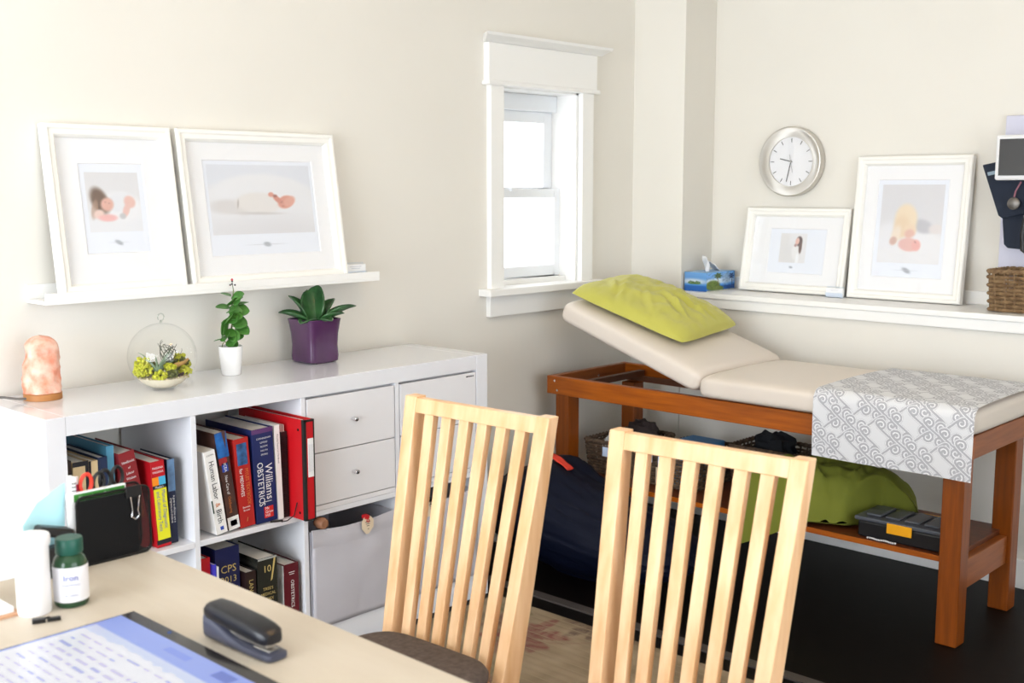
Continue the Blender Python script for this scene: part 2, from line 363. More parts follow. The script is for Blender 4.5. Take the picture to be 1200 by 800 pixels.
# drawer inserts
def drawer_unit(x0, x1, label):
    t = thing('drawer_insert', label, 'drawers', ((x0+x1)/2, -.2, .403), group=None)
    b = MB(); b.box(x0+.003, x1-.003, -.365, -.05, .404, .418); b.box(x0+.003, x1-.003, -.365, -.05, .728, .738); b.box(x0+.003, x0+.013, -.365, -.05, .418, .728); b.box(x1-.013, x1-.003, -.365, -.05, .418, .728); b.box(x0+.003, x1-.003, -.06, -.05, .418, .728)
    b.box(x0+.003, x1-.003, -.388, -.365, .404, .418); b.build('carcass', LACF, t)
    for z0, z1 in ((.4205, .572), (.575, .735)):
        d = MB().box(x0+.004, x1-.004, -.389, -.371, z0, z1).build('drawer', LACF, t, bevel=.001)
        k = MB(); zc = (z0+z1)/2+.003; xc = (x0+x1)/2
        M = Matrix.Translation((xc, -.389, zc)) @ Matrix.Rotation(math.pi/2, 4, 'X')
        k.lathe([(.0001, -.001), (.004, -.001), (.004, .008), (.0075, .010), (.0078, .020), (.006, .0225), (.0001, .0228)], 16, M); k.build('knob', CHROME, d)
    return t
drawer_unit(*CX[2], 'white two-drawer insert with small steel knobs beside the red binder')
d4 = drawer_unit(*CX[3], 'white two-drawer insert at the bookcase end with a tiny printed mark')
b = MB()
for i, (a, c) in enumerate(((0, .010), (.012, .018), (.020, .026), (.029, .034))): b.box(1.392+a, 1.392+c, -.3896, -.3889, .7225, .7265)
b.build('printed_mark', INKK, d4)

# canvas bins
def canvas_bin(x0, x1, label, tx, ttype):
    t = thing('canvas_bin', label, 'storage bin', ((x0+x1)/2, -.2, .05))
    x0 += .006; x1 -= .006
    def front(u, v):
        x = x0+u*(x1-x0); z = .053+v*(.352-.053); sag = .012*math.sin(math.pi*u)*v**3
        y = -.393-.010*math.sin(math.pi*u)*math.sin(math.pi*v)-.003*noise.noise((u*5+x0*9, v*4, 1)); return (x, y, z-sag)
    MB().grid(front, 26, 20).build('front_panel', FAB, t, solid=-.004)
    def hem(u, v):
        a = front(u, .80+.2*v); return (a[0], a[1]-.0035-.0025*math.sin(math.pi*v)-.0015*noise.noise((u*9, v*3, x0)), a[2]+.001)
    MB().grid(hem, 26, 7).build('hem', FAB, t)
    b = MB(); b.box(x0, x0+.004, -.388, -.06, .053, .345); b.box(x1-.004, x1, -.388, -.06, .053, .345); b.box(x0, x1, -.06, -.056, .053, .345); b.box(x0, x1, -.388, -.06, .0515, .056); b.build('body', FAB, t)
    b = MB(); M = Matrix.Translation((x0+.045, -.382, .363)) @ Matrix.Rotation(math.pi/2, 4, 'X')
    b.lathe([(.0001, -.02), (.014, -.02), (.0165, -.012), (.0175, 0), (.0165, .012), (.012, .018), (.0001, .019)], 20, M); b.build('wooden_toggle', mat('toggle_wood', S(150, 104, 76), .5, var=.15, vscale=30), t)
    # hanging card tag
    zt = .333; yt = -.4085
    if ttype == 0: poly = [(-.012, .022), (.012, .022), (.023, .010), (.022, -.012), (.004, -.030), (-.006, -.030), (-.022, -.012), (-.022, .010)]
    else: poly = [(-.016, .025), (.016, .025), (.018, -.03), (-.018, -.03)]
    b = MB(); b.prism([(tx+q, zt+r) for q, r in poly], yt, yt-.0015); g = b.build('card_tag', mat('tag_card', S(222, 204, 178), .8), t)
    b = MB()
    for i, z in enumerate((.006, 0, -.006, -.016)): b.box(tx-.010+.003*i, tx+.010-.002*i, yt-.002, yt-.0014, zt+z, zt+z+.0016)
    b.build('handwriting', INKK, g)
    b = MB(); b.box(tx-.012, tx+.004, yt-.005, yt+.012, zt+.018, zt+.028); b.tube([(tx-.004, yt-.004, zt+.018), (tx-.006, yt-.005, zt+.010), (tx, yt-.005, zt+.006), (tx+.004, yt-.005, zt+.012), (tx-.001, yt-.004, zt+.018)], .0014, 5)
    b.build('clip', mat('red_clip', S(196, 34, 40), .5) if ttype == 0 else BLACK, t)
canvas_bin(*CX[2], 'white canvas bin with a red-clipped heart shaped card tag', .955, 0)
canvas_bin(*CX[3], 'white canvas bin in the end cube with a rectangular card tag', 1.215, 1)

# ------------------------------------------------------------------ books
TXT_D = ((0, 0, -1), (1, 0, 0))      # lettering running down a spine
TXT_H = ((1, 0, 0), (0, 0, 1))       # upright lettering across a spine
def book(label, x, z, w_, h, d, yf, lean, cover, pages=PAGES, cat='book', name='book', group=None, soft=False):
    t = thing(name, label, cat, (x, yf, z), Matrix.Rotation(math.radians(-lean), 4, 'Y'), group)
    c = .0012 if soft else .0028; b = MB(); W = WM[t]
    b.box(0, c, 0, d, 0, h, W); b.box(w_-c, w_, 0, d, 0, h, W); b.box(c, w_-c, 0, c, 0, h, W); b.build('cover', cover, t, bevel=.0008)
    e = .001 if soft else .004
    MB().box(c, w_-c, c, d-e, e, h-e, W).build('page_block', pages, t)
    return t
def patch(t, name, x0, x1, z0, z1, m, y=-.0005):
    W = WM[t]; return MB().box(x0, x1, y, .0003, z0, z1, W).build(name, m, t)
def lettering(t, s, size, x, z, m, down=True, align='LEFT', sx=1.):
    d = TXT_D if down else TXT_H; return text(s, size, (x, -.0006, z), d[0], d[1], m, t, 'title', align, sx)
def cm(n, *c, **k): return mat('cover_'+n, S(*c), k.pop('rough', .4), **k)
Z2, Z1 = .4035, .0505
# -- first cube
book('dark brown book at the left end of the first cube', .052, Z2, .026, .268, .20, -.35, 0, cm('darkbrown', 44, 32, 28))
b_ = book('cream boxed book with black edges beside the dark brown one', .080, Z2, .040, .262, .20, -.352, 0, cm('cream', 208, 186, 146))
patch(b_, 'edge_band', 0, .040, .250, .262, INKK); patch(b_, 'edge_band', .032, .040, 0, .250, INKK)
b_ = book('cream and black striped thin book in the first cube', .122, Z2, .024, .258, .20, -.35, 0, cm('cream', 208, 186, 146)); patch(b_, 'edge_band', 0, .006, 0, .258, INKK)
b_ = book('navy blue book with pale page tops in the first cube', .148, Z2, .026, .262, .21, -.345, 0, cm('navy2', 28, 44, 78))
b_ = book('light teal blue book next to the leaning dark red one', .177, Z2, .020, .285, .22, -.335, 0, cm('teal', 84, 150, 182))
b_ = book('dark red book with white title leaning left in the first cube', .242, Z2+.004, .044, .262, .20, -.352, 9.5, cm('darkred', 134, 34, 40))
lettering(b_, 'Handbooks', .0095, .022, .236, INKW, False, 'CENTER', .8); lettering(b_, 'of', .008, .022, .220, INKW, False, 'CENTER'); lettering(b_, 'Labour', .0095, .022, .206, INKW, False, 'CENTER', .8); lettering(b_, 'Wisdom', .0095, .022, .192, INKW, False, 'CENTER', .8)
W = WM[b_]; MB().box(.006, .038, -.0006, .0003, .08, .17, W).build('cover_picture', mat('red_cover_picture', S(96, 34, 34), .45, col2=S(170, 84, 50), vscale=40), b_)
b_ = book('red and yellow diagnostic tests manual in the first cube', .2905, Z2, .040, .230, .17, -.365, 3.2, cm('red', 184, 20, 32))
patch(b_, 'yellow_panel', .004, .0395, .020, .158, mat('yellow_panel', S(226, 222, 40), .45)); patch(b_, 'black_band', .0, .040, .008, .020, INKK)
patch(b_, 'orange_panel', .002, .020, .166, .188, mat('orange_panel', S(238, 140, 30), .45)); patch(b_, 'blue_panel', .020, .0395, .166, .188, mat('blue_panel', S(70, 170, 210), .45)); patch(b_, 'black_band', .002, .0395, .156, .166, INKK)
lettering(b_, 'PAGANA', .0085, .020, .212, INKW, False, 'CENTER', .9); lettering(b_, 'PAGANA', .0085, .020, .201, INKW, False, 'CENTER', .9); lettering(b_, "Mosby's", .009, .020, .161, INKW, False, 'CENTER', .85)
lettering(b_, 'Manual of Diagnostic', .0145, .0300, .152, INKB, sx=.85); lettering(b_, 'and Laboratory Tests', .0145, .0150, .150, INKB, sx=.85)
b_ = book('slim navy and denim blue guide book beside the yellow manual', .3365, Z2, .022, .226, .17, -.352, 1.0, cm('navy', 26, 34, 62))
patch(b_, 'denim_panel', .0005, .0215, .140, .2255, mat('denim_panel', S(92, 124, 160), .6, var=.25, vscale=40))
lettering(b_, 'A guide to effective care in', .0080, .0150, .128, INKW, sx=.85); lettering(b_, 'pregnancy and childbirth', .0080, .0068, .122, INKW, sx=.85)
# -- second cube
b_ = book('tall orange and brown book behind the white labour book', .404, Z2, .014, .272, .21, -.325, 0, cm('orangebrown', 128, 62, 26))
b_ = book('white paperback Human Labor and Birth leaning left', .4525, Z2+.003, .034, .234, .18, -.388, 8.0, cm('white', 236, 234, 232), soft=True)
lettering(b_, 'Human Labor', .0225, .0165, .206, INKK, sx=.86); lettering(b_, '&', .020, .0165, .088, INKO); lettering(b_, 'Birth', .0225, .0165, .070, INKK, sx=.9); lettering(b_, 'OXORN', .006, .017, .222, INKK, False, 'CENTER'); patch(b_, 'publisher_mark', .014, .024, .010, .020, INKB); patch(b_, 'green_block', -.0003, .0035, .062, .098, mat('green_block', S(30, 62, 46), .5))
b_ = book('brown childbirth book with a blue top band leaning left', .497, Z2+.0035, .035, .276, .20, -.378, 7.6, cm('brownphoto', 92, 60, 50, col2=S(56, 40, 42), vscale=18))
patch(b_, 'blue_band', .0, .035, .205, .276, mat('sky_blue_band', S(40, 112, 190), .45, col2=S(24, 64, 130), vscale=30)); patch(b_, 'white_foot', .0, .035, .0, .036, INKW); patch(b_, 'blue_label', .008, .028, .010, .026, INKB); patch(b_, 'red_cap', .001, .026, .186, .206, mat('red_cap', S(160, 40, 46), .5)); patch(b_, 'blue_sticker', .008, .026, .165, .190, INKB)
lettering(b_, 'ICEA', .012, .017, .190, INKW); lettering(b_, 'New Care of', .0125, .0155, .155, INKW, sx=.8); lettering(b_, 'Childbearing', .0115, .0155, .095, INKO, sx=.8)
b_ = book('red midwifery textbook with white lettering beside the navy volume', .5345, Z2+.002, .047, .250, .20, -.378, 3.8, cm('bookred', 176, 36, 32))
patch(b_, 'photo_panel', .008, .040, .175, .236, mat('photo_blue', S(60, 110, 170), .5, col2=S(20, 34, 60), vscale=35)); lettering(b_, 'MYLES TEXTBOOK', .0155, .0330, .164, INKO, sx=.8); lettering(b_, 'for MIDWIVES', .0150, .0150, .166, INKW, sx=.86)
lettering(b_, 'Bennett', .0075, .023, .056, INKW, False, 'CENTER'); lettering(b_, 'Brown', .0075, .023, .047, INKW, False, 'CENTER'); lettering(b_, '/', .016, .023, .020, INKG, False, 'CENTER')
b_ = book('thick navy Williams Obstetrics textbook', .587, Z2+.001, .069, .268, .23, -.378, 2.2, cm('navybook', 28, 40, 92))
patch(b_, 'purple_band', 0, .069, .255, .268, mat('purple_band', S(92, 56, 108), .45)); lettering(b_, 'Williams', .034, .047, .166, INKW, sx=.86); lettering(b_, 'OBSTETRICS', .0275, .0195, .174, INKW, sx=.82)
for i, n_ in enumerate(('CUNNINGHAM', 'LEVENO', 'BLOOM', 'HAUTH', 'SPONG')): lettering(b_, n_, .0068, .037, .240-.0115*i, INKW, False, 'CENTER')
patch(b_, 'red_logo', .026, .056, .012, .044, INKR); lettering(b_, 'Mc', .0115, .029, .039, INKW, False); lettering(b_, 'Graw', .0115, .029, .029, INKW, False); lettering(b_, 'Hill', .0115, .029, .019, INKW, False); patch(b_, 'rule', .016, .052, .058, .0594, INKW)
b_ = book('thin white booklet between the navy volume and the binder', .659, Z2, .018, .272, .21, -.378, 1.6, cm('white', 236, 234, 232), soft=True); lettering(b_, 'Prenatal Resources Handbook', .0068, .009, .246, INKK)
b_ = book('dark maroon spiral bound notebook with ragged paper edges', .680, Z2, .020, .248, .21, -.372, .4, cm('maroondark', 44, 20, 26), pages=mat('ragged_pages', S(214, 190, 186), .8), soft=True)
W = WM[b_]; b = MB()
for k in range(40): b.tube([W @ Vector((.010+.0095*math.cos(a), -.003+.006*math.sin(a), .010+k*.0058)) for a in np.linspace(0, 2*math.pi, 9)[:-1]], .0009, 4, True)
b.build('spiral', BLACKM, b_, stuff=True)
b = MB()
for k in range(6): b.box(.001+k*.003, .0025+k*.003, .002+.004*(k % 3), .19, .2485, .256+.004*((k*5) % 4), W)
b.build('loose_paper', mat('pinkish_paper', S(226, 190, 186), .8), b_)
# red ring binder
t = thing('ring_binder', 'red ring binder with black spine edges and a white label', 'binder', (.684, -.448, Z2))
x0, x1, y0, y1, z0, z1 = .7008, .7355, -.448, -.13, Z2, .692
RED = mat('binder_red', S(196, 18, 28), .4)
b = MB(); b.box(x0, x0+.003, y0+.004, y1, z0, z1); b.box(x1-.003, x1, y0+.004, y1, z0, z1); b.build('cover_board', RED, t, bevel=.001)
MB().box(x0, x1, y0, y0+.004, z0, z1).build('spine', RED, t, bevel=.001)
b = MB(); b.box(x0-.0006, x0+.0075, y0-.0012, y0+.010, z0, z1); b.box(x1-.0035, x1+.0006, y0-.0012, y0+.008, z0, z1); b.box(x0, x1, y0-.0012, y0+.002, z1-.006, z1); b.box(x0, x1, y0-.0012, y0+.002, z0, z0+.004); b.build('edge_tape', mat('black_tape', S(24, 26, 26), .6), t)
l = MB().box(x0+.012, x1-.004, y0-.0016, y0, z0+.125, z0+.235).build('label_card', PAPER, t)
b = MB()
for i in range(3): b.tube([(x0+.016+i*.006, y0-.0018, z0+.14+k*.006+.001*math.sin(k*2+i)) for k in range(14)], .0005, 4)
b.build('handwriting', mat('pencil_grey', S(150, 150, 170), .7), l)
MB().box(x0+.004, x1-.004, y0+.02, y1-.01, z0+.004, z1-.008).build('paper_stack', PAPER, t)
b = MB()
for z in (z0+.02, z1-.03): b.cyl((x0-.001, y0+.026, z), (x0+.002, y0+.026, z), .004, n=10)
b.build('rivet', BLACKM, t)
b = MB(); b.tube([(.652, -.401, .4037), (.668, -.406, .4045), (.69, -.409, .416), (.698, -.413, .452)], .0016, 6); b.tube([(.625, -.386, .4065), (.64, -.394, .4068), (.657, -.40, .4065)], .0032, 6)
solo(b, 'charging_cable', BLACK, 'short black cable lying on the shelf edge by the binder', 'cable')
# -- lower row, second cube
b_ = book('small red book at the left end of the lower cube', .404, Z1, .034, .296, .20, -.372, 0, cm('red', 184, 20, 32))
b_ = book('thin white booklet with a blue spine in the lower cube', .4405, Z1, .008, .276, .19, -.385, 0, cm('blueviolet', 66, 62, 190), soft=True)
b_ = book('thin white pamphlet next to the blue one in the lower cube', .450, Z1, .006, .268, .19, -.385, 0, cm('white', 236, 234, 232), soft=True)
b_ = book('navy CPS 2013 volume with gold lettering', .4585, Z1, .076, .308, .22, -.365, 0, cm('cpsnavy', 22, 28, 74))
lettering(b_, 'CPS', .030, .040, .246, INKG, False, 'CENTER'); lettering(b_, '2013', .026, .040, .216, INKG, False, 'CENTER'); patch(b_, 'gold_rule', .008, .068, .190, .192, INKG)
b_ = book('dark brown LANGE handbook standing in the lower cube', .541, Z1, .034, .228, .17, -.382, 0, cm('langedark', 40, 24, 24)); lettering(b_, 'LANGE', .020, .017, .205, INKG, sx=.9)
b_ = book('black volume with a gold 10 and a gilt streak', .580, Z1, .066, .256, .19, -.383, 0, cm('blackgold', 28, 30, 30, col2=S(44, 46, 40), vscale=12, rough=.25))
lettering(b_, '10', .028, .031, .222, INKG, False, 'CENTER'); patch(b_, 'silver_edge', .002, .064, .250, .2555, mat('silver_edge', S(170, 172, 170), .4)); lettering(b_, "TREE'S", .012, .033, .165, INKG, False, 'CENTER'); lettering(b_, 'MEDICAL', .012, .033, .150, INKG, False, 'CENTER'); lettering(b_, 'INDEX', .012, .033, .135, INKG, False, 'CENTER')
W = WM[b_]; b = MB(); b.add([W @ Vector(q) for q in ((.042, -.0012, .185), (.048, -.0012, .19), (.060, -.0012, .250), (.054, -.0012, .250))], [(0, 1, 2, 3)]); b.build('gilt_streak', INKG, b_)
b_ = book('maroon OBSTETRICS book with pale page side in the lower cube', .672, Z1, .050, .216, .17, -.378, 0, cm('maroon', 92, 18, 32)); lettering(b_, 'OBSTETRICS', .0155, .027, .168, INKW, sx=.95)
patch(b_, 'title_lines', .016, .036, .190, .1915, INKW); patch(b_, 'title_lines', .018, .034, .184, .1855, INKW)
W = WM[b_]; MB().box(-.0006, .0003, .003, .168, .003, .213, W).build('page_side', PAPER, b_)

# ------------------------------------------------------------------ picture ledge on the back wall
lg = thing('picture_ledge', 'long white picture ledge screwed to the back wall above the bookcase', 'shelf', (.705, -.06, 1.03))
MB().box(.145, 1.266, -.115, 0, 1.030, 1.040).build('base_board', TRIM, lg, bevel=.001)
MB().box(.145, 1.266, -.115, -.107, 1.040, 1.060).build('front_lip', TRIM, lg, bevel=.001)
MB().box(.145, 1.266, -.010, 0, 1.040, 1.078).build('back_board', TRIM, lg, bevel=.001)

def frame_obj(label, W, w_, h, opening, image, imgfn, logo=True, mw=.035, res=90):
    """local frame: x right, z up, -y towards the viewer; the back lies in y=0"""
    t = thing('framed_photo', label, 'framed photo', (0, 0, 0), W, 'white framed photos')
    prof = [(0, 0), (0, -.026), (.004, -.030), (.012, -.030), (.016, -.026), (.028, -.025), (mw-.002, -.018), (mw, -.014), (mw, 0)]  # inset, y
    def ring(u, d): return [(u, d, u), (w_-u, d, u), (w_-u, d, h-u), (u, d, h-u)]
    vs = [W @ Vector(q) for u, d in prof for q in ring(u, d)]; n = len(prof); fs = []
    for i in range(n):
        j = (i+1) % n
        for k in range(4): fs.append((i*4+k, i*4+(k+1) % 4, j*4+(k+1) % 4, j*4+k))
    MB().add(vs, fs).build('moulding', FRAMEW, t, bevel=.0008)
    MB().box(mw*.6, w_-mw*.6, -.006, -.001, mw*.6, h-mw*.6, W).build('backing_board', mat('backing_board', S(120, 100, 80), .9), t)
    iw, ih = w_-2*mw, h-2*mw; ox0, ox1, oz0, oz1 = mw+opening[0]*iw, mw+opening[1]*iw, mw+opening[2]*ih, mw+opening[3]*ih
    b = MB(); e = .0022
    def q4(x0, x1, z0, z1, y): return [(x0, y, z0), (x1, y, z0), (x1, y, z1), (x0, y, z1)]
    vs = [W @ Vector(q) for q in q4(mw-.002, w_-mw+.002, mw-.002, h-mw+.002, -.0095)+q4(ox0, ox1, oz0, oz1, -.0095)+q4(ox0+e, ox1-e, oz0+e, oz1-e, -.0072)]
    b.add(vs, [(k, (k+1) % 4, (k+1) % 4+4, k+4) for k in range(4)]+[(k+4, (k+1) % 4+4, (k+1) % 4+8, k+8) for k in range(4)]); b.build('mat_board', MATB, t)
    pw, ph = ox1-ox0, oz1-oz0; asp = pw/ph
    def img(U, V):
        I = np.zeros(U.shape+(3,)); I[:] = (236, 240, 250)
        x0, x1, z0, z1 = image; k = (U >= x0) & (U <= x1) & (V >= z0) & (V <= z1)
        J = imgfn((U-x0)/(x1-x0), (V-z0)/(z1-z0)); I[k] = fade(J)[k]
        if logo is not None:
            cx, cz = logo if isinstance(logo, tuple) else (.5, z0*.5)
            blob(I, U, V, cx, cz, .055/max(asp, .7)*.8, .022, (150, 156, 166), -18, .8, .8); blob(I, U, V, cx, cz, .16, .003, (200, 204, 212), 0, .8, .6)
        return I
    nu = int(res*max(1, asp)); nv = int(res*max(1, 1/asp))
    painted('photograph', lambda u, v: W @ Vector((ox0+u*pw, -.007, oz0+v*ph)), img, nu, nv, PRINT, t)
    MB().box(mw-.001, w_-mw+.001, -.0118, -.0102, mw-.001, h-mw+.001, W).build('glazing', GLZ, t)
    return t
def im_mother(U, V):
    I = np.zeros(U.shape+(3,)); I[:] = (224, 224, 228); I += ((V-.5)*-8)[..., None]
    blob(I, U, V, .5, .18, .9, .22, (232, 234, 240)); blob(I, U, V, .62, .42, .42, .24, (238, 238, 242), -5, .4); blob(I, U, V, .60, .50, .22, .16, (228, 230, 236), 20)
    blob(I, U, V, .24, .52, .15, .23, (96, 72, 58), 25, .45); blob(I, U, V, .13, .38, .06, .16, (176, 138, 116), -15, .5, .7)
    blob(I, U, V, .37, .46, .12, .11, (222, 168, 152), 20, .4); blob(I, U, V, .80, .50, .11, .10, (232, 186, 174), -35, .4); blob(I, U, V, .72, .36, .06, .12, (232, 188, 178), -25, .45)
    blob(I, U, V, .20, .30, .10, .07, (238, 206, 196), 20, .5); blob(I, U, V, .36, .235, .17, .06, (238, 178, 176), 0, .5); blob(I, U, V, .64, .26, .06, .05, (190, 190, 194), 0, .6)
    blob(I, U, V, .34, .50, .02, .008, (150, 96, 84), 0, .9, .6); blob(I, U, V, .41, .48, .02, .008, (150, 96, 84), 0, .9, .6); return I
def im_baby(U, V):
    I = np.zeros(U.shape+(3,)); I[:] = (222, 226, 236); blob(I, U, V, .5, .35, .62, .52, (233, 234, 239), 0, .12); blob(I, U, V, .5, -.1, .8, .34, (220, 220, 225), 0, .8)
    blob(I, U, V, .16, .40, .17, .10, (214, 211, 212), 0, .6); blob(I, U, V, .30, .40, .07, .12, (216, 213, 212), 0, .6); blob(I, U, V, .47, .45, .22, .15, (229, 225, 223), -6, .3); blob(I, U, V, .26, .44, .008, .06, (176, 168, 166), -6, .8); blob(I, U, V, .45, .30, .22, .02, (204, 200, 200), -2, .9)
    blob(I, U, V, .73, .46, .075, .10, (214, 140, 120), -25, .25); blob(I, U, V, .77, .47, .05, .08, (222, 156, 138), -25, .4); blob(I, U, V, .65, .50, .03, .07, (206, 128, 110), 30, .4); blob(I, U, V, .59, .57, .028, .035, (214, 140, 122), 0, .4); blob(I, U, V, .63, .55, .02, .02, (150, 84, 72), 0, .7); blob(I, U, V, .69, .46, .014, .006, (150, 86, 74), 40, .8, .7); blob(I, U, V, .70, .40, .012, .008, (160, 90, 80), 0, .8, .7); return I
def im_woman(U, V):
    I = np.zeros(U.shape+(3,)); I[:] = (231, 231, 235); blob(I, U, V, .12, .5, .25, .8, (224, 222, 222), 0, .9); blob(I, U, V, .45, .25, .34, .38, (222, 221, 222), 0, .5); blob(I, U, V, .62, .35, .16, .28, (234, 233, 234), 10, .4); blob(I, U, V, .70, .12, .06, .22, (244, 246, 250), 0, .5)
    blob(I, U, V, .72, .74, .12, .17, (74, 54, 52), 0, .3); blob(I, U, V, .78, .55, .06, .22, (84, 60, 56), 0, .4); blob(I, U, V, .65, .74, .075, .12, (226, 178, 164), -10, .3); blob(I, U, V, .59, .60, .05, .05, (160, 120, 116), 0, .5); return I
def im_siblings(U, V):
    I = np.zeros(U.shape+(3,)); I[:] = (222, 221, 226); I += (V*-6)[..., None]; blob(I, U, V, .5, .2, .8, .26, (234, 234, 238), 0, .4); blob(I, U, V, .15, .33, .2, .18, (232, 232, 238), 0, .6)
    blob(I, U, V, .70, .47, .16, .085, (186, 186, 194), -12, .5); blob(I, U, V, .92, .44, .12, .06, (226, 218, 218), 0, .6); blob(I, U, V, .42, .55, .18, .20, (238, 216, 184), 5, .3); blob(I, U, V, .36, .46, .12, .15, (232, 204, 168), -15, .5); blob(I, U, V, .50, .42, .10, .08, (236, 208, 176), 0, .5); blob(I, U, V, .28, .36, .07, .12, (240, 222, 202), -20, .6)
    blob(I, U, V, .50, .37, .08, .06, (226, 176, 160), 0, .5); blob(I, U, V, .24, .28, .06, .05, (206, 166, 152), 30, .5); blob(I, U, V, .78, .26, .28, .11, (236, 236, 240), -3, .3); blob(I, U, V, .50, .235, .17, .085, (230, 178, 170), -3, .25); blob(I, U, V, .62, .23, .07, .07, (234, 166, 160), 0, .4); blob(I, U, V, .60, .27, .02, .008, (150, 90, 84), -40, .8, .7); return I
def lean_back(x, ybot, ytop, z, h):          # a frame leaning on the back wall (viewer on -y)
    a = math.asin((ytop-ybot)/h); return Matrix.Translation((x, ybot, z)) @ Matrix.Rotation(-a, 4, 'X')
frame_obj('white frame with a photograph of a mother lying with her newborn', lean_back(.197, -.073, -.004, 1.0405, .462), .372, .462, (.19, .82, .20, .83), (.08, .90, .24, .90), im_mother)
frame_obj('wide white frame with a photograph of a swaddled baby asleep', lean_back(.585, -.073, -.004, 1.0405, .462), .565, .462, (.10, .90, .14, .87), (.035, .965, .22, .955), im_baby, res=120)
# name cards
def card(M, label):
    t = thing('card_holder', label, 'card holder', (0, 0, 0), M)
    b = MB(); b.box(0, .088, -.02, -.0185, 0, .022, M); b.box(0, .088, -.02, 0, 0, .0015, M); b.box(0, .088, -.0015, 0, 0, .05, M); b.build('clear_stand', pane_mat('clear_acrylic', (.93, .96, 1, 1)), t)
    MB().box(.002, .086, -.016, -.003, .0018, .044, M).build('card_stack', PAPER, t, bevel=.0005)
    b = MB()
    for i, z in enumerate((.036, .030)): b.box(.02+i*.006, .068-i*.006, -.0163, -.0159, z, z+.0018, M)
    b.build('print_line', mat('pale_grey_ink', S(206, 208, 216), .7), t)
card(Matrix.Translation((1.152, -.062, 1.0405)), 'small clear holder of white cards at the end of the picture ledge')
MR = Matrix.Rotation(-math.pi/2, 4, 'Z')       # things on the right-hand ledge face -x
def lean_right(y, xbot, xtop, z, h): return Matrix.Translation((xbot, y, z)) @ MR @ Matrix.Rotation(-math.asin((xtop-xbot)/h), 4, 'X')
frame_obj('low white frame with a small photograph of a woman in white', lean_right(-.425, 2.985, XR-.016, .9075, .345), .468, .345, (.19, .83, .16, .83), (.20, .66, .24, .89), im_woman, (.43, .14))
frame_obj('tall white frame with a photograph of a child kissing a baby', lean_right(-.912, 2.985, XR-.016, .9075, .545), .445, .545, (.13, .87, .11, .89), (.07, .94, .15, .95), im_siblings, res=110)
card(Matrix.Translation((2.945, -.838, .9075)) @ MR @ Matrix.Scale(.85, 4), 'small white card holder on the ledge between two frames')

# ------------------------------------------------------------------ salt lamp, terrarium, pots
TT = .7905
cx, cy = .122, -.118
t = thing('salt_lamp', 'pink rock salt lamp on a round wooden base', 'lamp', (cx, cy, TT))
b = MB(); b.lathe([(.0001, 0), (.0475, 0), (.0475, .016), (.045, .018), (.0001, .018)], 36, Matrix.Translation((cx, cy, TT))); b.build('wooden_base', mat('lamp_base_wood', S(176, 118, 66), .5, var=.2, vscale=14), t)
def salt(u, v):
    a = 2*math.pi*u; th = v; r = .047*(1-.10*v) if v < .8 else .047*.92*math.sqrt(max(0, 1-((v-.8)/.2)**2*.985))
    r *= 1-.22*max(0, math.cos(a-2.6))*sm((v-.45)*6)*.6
    z = .018+.147*v; p = Vector((math.cos(a)*2, math.sin(a)*2, z*30)); r *= 1+.10*noise.noise(p)+.06*noise.noise(p*2.7)
    return (cx+r*math.cos(a), cy+r*math.sin(a), TT+z)
b = MB(); b.grid(salt, 48, 34, cu=True); b.add([(cx, cy, TT+.1655)]+[], []); 
b.build('salt_rock', mat('rock_salt', S(226, 122, 88), .55, col2=S(246, 208, 190), vscale=24, bump=.8, bscale=90, emit=0), t)
b = MB(); b.tube([(cx-.046, cy-.005, TT+.006), (cx-.07, cy-.004, TT+.009), (cx-.10, cy+.0, TT+.016), (cx-.125, cy+.003, TT+.019), (cx-.16, cy+.006, TT+.010), (cx-.19, cy+.01, TT-.05)], .0032, 8); b.build('power_cord', mat('grey_cord', S(112, 110, 108), .5), t)

cx, cy, R = .418, -.203, .0915; cz = TT+.087
t = thing('glass_terrarium', 'round hanging glass terrarium with moss and air plants', 'terrarium', (cx, cy, TT))
GL = mat('clear_glass', (1, 1, 1, 1), 0., trans=1., ior=1.12)
prof = [(R*math.sin(a), cz-R*math.cos(a)) for a in np.linspace(.32, math.pi-.06, 40)]
prof = [(.0001, cz-R*math.cos(.32))]+prof
pin = [(max(.0001, r-.0022) if r > .001 else r, z+(.0022 if i < 4 else -.0004 if z > cz+.08 else 0)) for i, (r, z) in enumerate(prof)]
b = MB(); b.lathe(prof+[(.004, cz+R+.006), (.0001, cz+R+.008)], 56, Matrix.Translation((cx, cy, 0)))
b.build('glass_globe', pane_mat('thin_glass', (.985, .99, .985, 1)), t)
b = MB(); hr = .0095; b.tube([(cx+hr*math.cos(a), cy, cz+R+.016+hr*math.sin(a)) for a in np.linspace(-1.7, 3.9, 26)], .0018, 8); b.tube([(cx, cy, cz+R+.001), (cx-.001, cy, cz+R+.007)], .003, 8); b.build('glass_hook', pane_mat('hook_glass', (.90, .92, .90, 1), .05), t)
